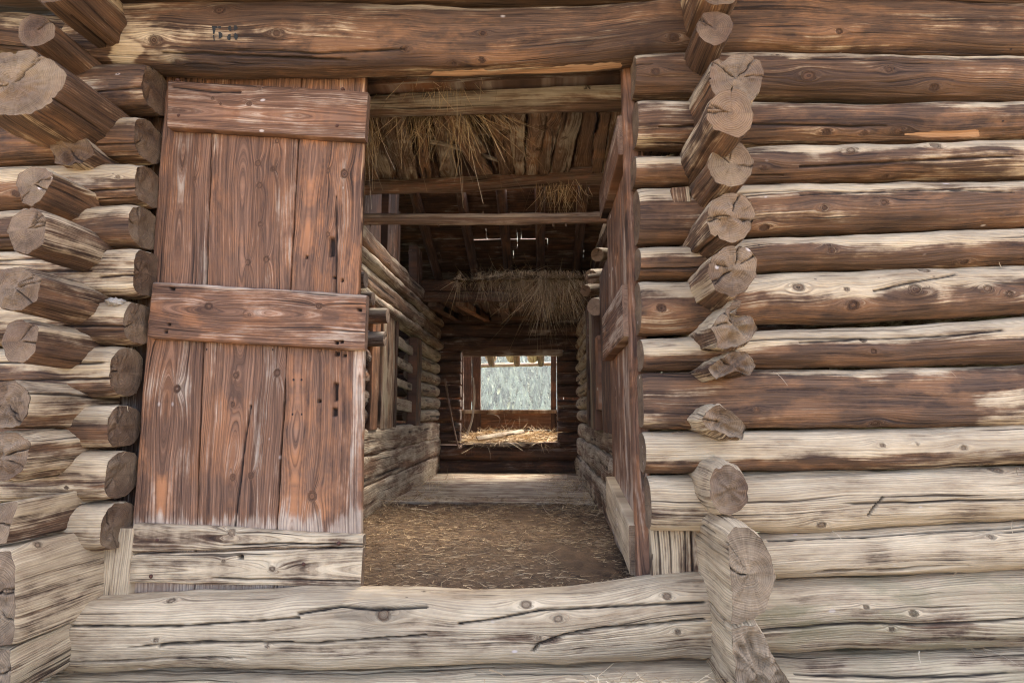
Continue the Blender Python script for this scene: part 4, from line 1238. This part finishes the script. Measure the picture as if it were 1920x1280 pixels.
# ================================================================== ROOF with eaves at both sides
SL = .40
ridge_y, ridge_z = 1.45, CAM[2] + 2.63
rf = thing("roof", "dark roof of rough boards on pole rafters with daylight in its gaps", "roof", (0, ridge_y, ridge_z))


def rz(y):
    return ridge_z - SL * abs(y - ridge_y)


for k_, px in enumerate((-3.0, -2.4, -1.75, -1.15, -.72, -.34, .02, .42, 1.0, 1.6, 2.3, 3.0)):
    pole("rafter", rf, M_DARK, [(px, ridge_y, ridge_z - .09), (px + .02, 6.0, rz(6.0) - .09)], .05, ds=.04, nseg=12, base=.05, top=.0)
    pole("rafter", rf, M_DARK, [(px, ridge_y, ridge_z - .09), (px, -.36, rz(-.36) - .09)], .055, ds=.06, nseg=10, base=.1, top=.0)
yy, k_ = ridge_y, 0
gaps = {}
while yy < 4.78:
    y1 = yy + .17
    cuts = [(-3.7, 3.7, 0)]
    if 1.6 < yy < 2.8:                              # unseen opening added near the ridge to let daylight into the passage
        cuts = [(-3.7, -.75 + .08 * math.sin(k_ * 5), 0), (.62 + .1 * math.sin(k_ * 3), 3.7, 0)]
    midd = (yy + y1) / 2 + 2.05
    if 5.15 < midd < 5.95:
        b = [-3.7] + sorted(rng.uniform(-1.2, .6, 4)) + [3.7]
        cuts = [(b[i], b[i + 1] - .004, float(rng.choice([0, 0, .008, .018]))) for i in range(5)]
    for (xa, xb, tr) in cuts:
        ya = yy - .03 + tr * 1.6
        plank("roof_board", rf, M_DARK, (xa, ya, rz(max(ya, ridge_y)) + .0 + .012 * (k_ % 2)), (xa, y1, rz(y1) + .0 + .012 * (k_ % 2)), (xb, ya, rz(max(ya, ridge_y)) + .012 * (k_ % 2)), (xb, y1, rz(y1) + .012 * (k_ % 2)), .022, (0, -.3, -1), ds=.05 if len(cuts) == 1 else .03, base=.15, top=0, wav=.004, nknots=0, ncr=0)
    yy, k_ = y1, k_ + 1
yy = ridge_y
while yy > -.35:
    y1 = yy - .22
    plank("roof_board", rf, M_DARK, (-3.7, yy + .03, rz(yy) + .012 * (k_ % 2)), (-3.7, y1, rz(y1) + .012 * (k_ % 2)), (3.7, yy + .03, rz(yy) + .012 * (k_ % 2)), (3.7, y1, rz(y1) + .012 * (k_ % 2)), .022, (0, .3, -1), ds=.12, base=.15, top=0, ncr=0)
    yy, k_ = y1, k_ + 1

# rear eave: round beam ends and the gutter pole seen through the far window
ev = thing("eave", "rear eave with three round rafter ends and a horizontal gutter pole", "eave", at(960, 670, 6.2))
for px in (921, 960, 999):
    e = at(px, 671, 5.95)
    pole("rafter_end", ev, M_INT, [e + np.array([0, -1.2, .46]), e], .085, ds=.03, nseg=18, base=.5, cbase=.5)
pole("gutter", ev, M_INT, [at(800, 688, 6.15), at(1100, 680, 6.15)], .030, ds=.04, nseg=12, base=.75, top=0)

# ================================================================== LOFT FLOOR OVER THE ENTRANCE
ZC = at(960, 176, .50)[2]
cb = sweep("crossbeam", None, M_INT, *(lambda xs: (np.stack([xs, np.full_like(xs, .48), np.interp(xs, [-1.6, .55], [at(690, 172, .40)[2], at(1150, 160, .40)[2]])], 1),
           np.stack([0 * xs, 0 * xs, np.full_like(xs, .058)], 1), np.stack([0 * xs, np.full_like(xs, -.08), 0 * xs], 1)))(np.arange(-1.6, .52, .008)), sec_round(.058, .08, 5, .008, 6),
           base=.35, top=0, warm=.3, stain=.5, nknots=3, ncr=0, crpx=[([(690, 178), (860, 156), (1000, 145), (1150, 138)], 3.0), ([(1096, 151), (1107, 166)], 1.6), ([(1107, 151), (1097, 166)], 1.6)],
           stains=[blob(740, 170, 110, 20, amt=.8)], bpx=[blob(1040, 162, 110, 14, amt=.35)])
tag(cb, "grey brown squared beam marked with a small cross under the lintel", "beam")
cb2 = box_plank("crossbeam", None, M_DARK, (-1.6, .33, at(700, 150, .33)[2] - .01), (.5, .33, at(1150, 132, .33)[2]), .10, .07, (0, 0, 1), ds=.02, base=.1, top=0, nd=(0, -1, 0))
tag(cb2, "dark upper beam tucked between the lintel and the marked beam", "beam")

lo = thing("loft_floor", "loft ceiling of uneven knotty boards above the entrance passage", "loft", (-.3, 1.0, ZC))
yA, yB = 172, 338
CE = [  # px at the near end (left, right), px at the far end (left, right), height offset, look
    (596, 640, 680, 710, .0, dict(base=.3, warm=.3)),
    (641, 702, 711, 744, .02, dict(base=.35, warm=.3)),
    (704, 752, 745, 784, .0, dict(base=.42, warm=.2, bvar=.3)),
    (768, 790, 792, 809, .03, dict(base=.15, warm=.4)),
    (806, 842, 824, 858, .05, dict(base=.4, warm=.4)),
    (900, 945, 942, 966, .01, dict(base=.2, warm=.9, stain=.9, knots=[(945, 250, .03)])),
    (946, 985, 967, 984, .0, dict(base=.3, warm=.7)),
    (992, 1062, 985, 1026, .0, dict(base=.3, warm=.9, stain=1.0, knots=[(1020, 240, .03), (1010, 280, .02)])),
    (1064, 1102, 1028, 1064, .01, dict(base=.6, warm=.1)),
    (1103, 1126, 1068, 1104, .06, dict(base=.0, warm=.4)),
    (1127, 1152, 1106, 1126, .0, dict(base=.15, warm=.8)),
    (1155, 1200, 1128, 1160, .0, dict(base=.15, warm=.5)),
]
for (a0, a1, b0, b1, dz, kw) in CE:
    za = ZC + dz
    plank("plank", lo, M_INT, atz(a0, yA, za), atz(a1, yA, za), atz(b0, yB, za), atz(b1, yB, za), .03, (0, 0, -1), ds=.010, top=0, wav=.010, lump=.004, nknots=1, **{**dict(bvar=.45), **kw})
plank("plank", lo, M_INT, atz(800, 178, ZC - .03), atz(826, 178, ZC - .03), atz(893, 330, ZC - .03), atz(926, 327, ZC - .03), .025, (0, 0, -1), ds=.010, top=0, base=.3, warm=.6, wav=.006)
plank("plank", lo, M_INT, atz(846, 205, ZC - .035), atz(860, 203, ZC - .035), atz(900, 290, ZC - .035), atz(912, 286, ZC - .035), .02, (0, 0, -1), ds=.010, top=0, base=.4, warm=.3)
plank("cross_lath", lo, M_DARK, atz(790, 262, ZC + .09), atz(790, 246, ZC + .09), atz(935, 252, ZC + .09), atz(935, 236, ZC + .09), .03, (0, 0, -1), ds=.014, top=0, base=.2)
pole("cross_lath", lo, M_INT, [atz(798, 264, ZC + .03), atz(850, 274, ZC + .03), atz(940, 303, ZC + .03)], .014, ds=.012, nseg=10, base=.8)
# boards above, closing the loft against the roof
for k_ in range(9):
    xa = -1.75 + k_ * .28
    zz = ZC + .13 + .035 * (k_ % 2)
    plank("plank", lo, M_DARK, (xa, .4, zz), (xa + .31, .4, zz), (xa, 1.85, zz), (xa + .31, 1.85, zz), .03, (0, 0, -1), ds=.03, top=0, base=.05)

# round barky beam, and the bare pole below it
yb2 = float(atz(960, 338, ZC)[1]) - .02
o_ = pole("bark_beam", None, M_BARK, [at(560, 355, yb2), at(680, 352, yb2), at(880, 346, yb2), at(1000, 336, yb2), at(1125, 328, yb2), at(1230, 326, yb2)], [.052, .05, .052, .055, .060, .06], ds=.008, nseg=40,
          base=.1, top=.3, warm=1.0, lump=.009, fib=.004, bvar=.6, stain=.5, nknots=4)
tag(o_, "thick reddish barky round beam carrying the far ends of the loft boards", "beam")
yp = 1.25
o_ = pole("pole", None, M_BARK, [at(560, 413, yp), at(700, 411.5, yp), at(950, 411, yp), at(1200, 408, yp)], .036, ds=.007, nseg=36, base=.35, top=.2, warm=.2, lump=.004, fib=.004, bvar=.5, nknots=14, knotr=.5)
tag(o_, "slim tan bare pole with small branch stubs crossing below the barky beam", "pole")
for px in (694, 775, 905, 957, 1036, 1060, 822):
    q = at(px, 400 if px % 2 else 422, yp)
    s1 = 1 if px % 2 else -1
    pole("branch_stub", o_, M_BARK, [q + np.array([0, 0, -s1 * .03]), q + np.array([.004, -.005, s1 * .012])], [.006, .003], ds=.01, nseg=7, base=.3)

# ================================================================== HAY LOFT AT THE BACK
yl = 3.35
hl_ = thing("hay_loft", "rear loft with board edge and slanting joists above the passage", "loft", at(935, 545, yl))
plank("edge_board", hl_, M_DARK, at(640, 545, yl), at(640, 526, yl), at(1170, 545, yl), at(1170, 526, yl), .05, (0, -1, 0), ds=.015, base=.15, top=0, warm=.7)
plank("edge_board", hl_, M_DARK, at(640, 564, yl + .01), at(640, 547, yl + .01), at(1170, 566, yl + .01), at(1170, 547, yl + .01), .05, (0, -1, 0), ds=.015, base=.15, top=0, warm=.6)
zl = at(930, 566, yl)[2]
for k_ in range(8):
    xa = -1.5 + k_ * .29
    plank("plank", hl_, M_DARK, (xa, yl - .0, zl + .05), (xa + .28, yl, zl + .05), (xa, YE + .1, zl + .05), (xa + .28, YE + .1, zl + .05), .03, (0, 0, -1), ds=.03, base=.15, top=0, warm=.5)
for (a0, a1, kw) in (((862, 570), (915, 604), dict(warm=1.0, base=.0)), ((945, 568), (948, 604), dict(warm=.5, base=.0)), ((1046, 566), (1022, 606), dict(warm=.2, base=.35)), ((810, 570), (860, 606), dict(warm=.3, base=.0))):
    p0, p1 = at(*a0, yl + .05), at(*a1, YE - .05)
    p0[2] = p1[2] = zl + .0
    box_plank("joist", hl_, M_DOOR if kw['warm'] > .9 else M_DARK, p0, p1, .09, .07, (1, 0, 0), nd=(0, 0, -1), top=0, **kw)


def hay_heap(name, label, cx, cy, z0, rx, ry, h, n_, mat, hang=0.0, seed=0, ln=(.05, .20)):
    def f(X, Y):
        q = ((X - cx) / rx) ** 2 + ((Y - cy) / ry) ** 2
        return z0 - .03 + h * np.clip(1 - q, 0, 1) ** .6 * (1 + .7 * noise(X * 5, Y * 5, seed)) + .015 * noise(X * 18, Y * 18, seed)
    o = sheet(name, None, M_HAYBED, cx - rx, cx + rx, cy - ry, cy + ry, f, 50, 30)
    tag(o, label, "hay", kind="stuff")
    X = cx + rx * rng.uniform(-.97, .97, n_)
    Y = cy + ry * rng.uniform(-1, .7, n_)
    Z = f(X, Y)
    cl_ = noise(X * 7, Y * 7, 3.3) * 2.2
    D = np.stack([cl_ + rng.normal(0, .8, n_), rng.normal(-.3, .6, n_), rng.normal(.1, .5, n_)], 1)
    b1 = blades("hay_stalk", o, mat, np.stack([X, Y, Z], 1), D, rng.uniform(*ln, n_), rng.uniform(.002, .0058, n_), .5, .5, 4)
    b1["kind"] = "stuff"
    return o


z_l = at(935, 524, yl)[2]
hx0, hx1 = at(858, 520, yl)[0], at(1085, 520, yl)[0]
hay_heap("hay", "brown hay heaped on the rear loft and hanging over its edge", (hx0 + hx1) / 2, yl + .22, z_l, (hx1 - hx0) / 2 + .03, .34, .11, 1700, M_HAY)
# tresses hanging from the edge
n_ = 2300
u_ = rng.random(n_)
X = np.where(u_ < .55, rng.normal(at(1015, 520, yl)[0], .20, n_), rng.uniform(hx0, hx1, n_))
P = np.stack([X, np.full(n_, yl - .02) + rng.uniform(-.06, .03, n_), z_l + rng.uniform(-.03, .08, n_)], 1)
D = np.stack([.8 * noise(X * 11, 7.7) + rng.normal(0, .22, n_), rng.normal(-.25, .25, n_), rng.normal(-.8, .25, n_)], 1)
lnn = rng.uniform(.06, .22, n_) * (1 + .7 * (np.abs(X - at(1015, 520, yl)[0]) < .12) * rng.random(n_))
km = noise(X * 9, 2.2) + .5 * noise(X * 23, 5.1) > -.05
lnn = lnn * (.55 + 1.1 * np.clip(noise(X * 6, 9.9) + .5, 0, 1))
o_ = blades("hay", None, M_HAY, P[km], D[km], lnn[km], rng.uniform(.0022, .0055, n_)[km], .4, .4, 4)
tag(o_, "tresses of hay dangling from the rear loft edge", "hay", kind="stuff")

# hay caught between the boards of the entrance loft
def tuft(label, px, py, Y, n_, spread, ln, dirv, mat=M_HAY, jit=.35):
    c = at(px, py, Y)
    P = c + rng.normal(size=(n_, 3)) * np.array(spread)
    D = np.array(dirv) + rng.normal(size=(n_, 3)) * jit
    o = blades("hay", None, mat, P, D, rng.uniform(*ln, n_), rng.uniform(.002, .0044, n_), .35, .3, 4)
    tag(o, label, "hay", kind="stuff")
    return o


tuft("dense hay tuft hanging between loft boards right of the left door top", 785, 190, .72, 230, (.055, .05, .05), (.08, .24), (.05, -.1, -1))
tuft("long pale straw fanning out to the right below the marked beam", 868, 190, .62, 90, (.05, .04, .015), (.14, .34), (.9, -.1, -.55), M_STRAW, .28)
tuft("thin hay hanging below the middle of the marked beam", 850, 186, .66, 120, (.07, .05, .03), (.10, .30), (.05, -.05, -1), M_HAY, .25)
tuft("few long straws dangling beside the top corner of the left door", 694, 215, .62, 40, (.018, .03, .05), (.14, .32), (.12, 0, -1), M_STRAW, .10)
tuft("hay wisps under the barky beam near the right door", 1050, 350, yb2 - .03, 150, (.09, .03, .015), (.05, .17), (0, -.1, -1), M_HAY, .3)
tuft("hay wisps caught above the marked beam under the lintel", 825, 146, .36, 120, (.13, .02, .008), (.05, .16), (.1, -.1, -.8), M_HAY, .4)
tuft("loose golden straw on the ground at the foot of the doorway", 1180, 1297, -.28, 420, (.13, .05, .006), (.03, .09), (.8, 0, -.05), M_STRAW, .28)

# stray straws caught in the joints of the front wall
sv, sdir = [], []
for ctrl, _o in RIGHT + LEFT:
    for _ in range(3):
        x_ = rng.uniform(max(ctrl[0][0], 0), min(ctrl[-1][0], 1930))
        y_ = np.interp(x_, [c_[0] for c_ in sorted(ctrl)], [c_[1] for c_ in sorted(ctrl)])
        for _k in range(rng.integers(1, 4)):
            sv.append(at(x_ + rng.normal(0, 6), y_ + 3, .045 + rng.uniform(-.01, .01)))
            sdir.append((rng.normal(0, 1), rng.normal(-.5, .3), rng.normal(-.1, .5)))
sv, sdir = np.array(sv), np.array(sdir)
st_ = blades("straw", None, M_STRAW, sv, sdir, rng.uniform(.015, .06, len(sv)), rng.uniform(.0014, .003, len(sv)), .3, .3, 3)
tag(st_, "stray straws and chaff caught in the joints of the front wall", "straw", kind="stuff")

# side walls of the barn, out of the frame
for sx, lab in ((-3.45, "plain boarded left side wall of the barn"), (3.45, "plain boarded right side wall of the barn")):
    sw_ = thing("side_wall", lab, "wall", (sx, 2.5, 0), kind="structure")
    for k_ in range(9):
        z0 = .05 + k_ * .29
        box_plank("plank", sw_, M_LOG, (sx, -.2, z0 + .14), (sx, YE + .3, z0 + .14), .288, .10, (0, 0, 1), ds=.15, base=.4, ncr=0)

print("objects", len(bpy.data.objects), "verts", sum(len(m_.vertices) for m_ in bpy.data.meshes), "polys", sum(len(m_.polygons) for m_ in bpy.data.meshes))
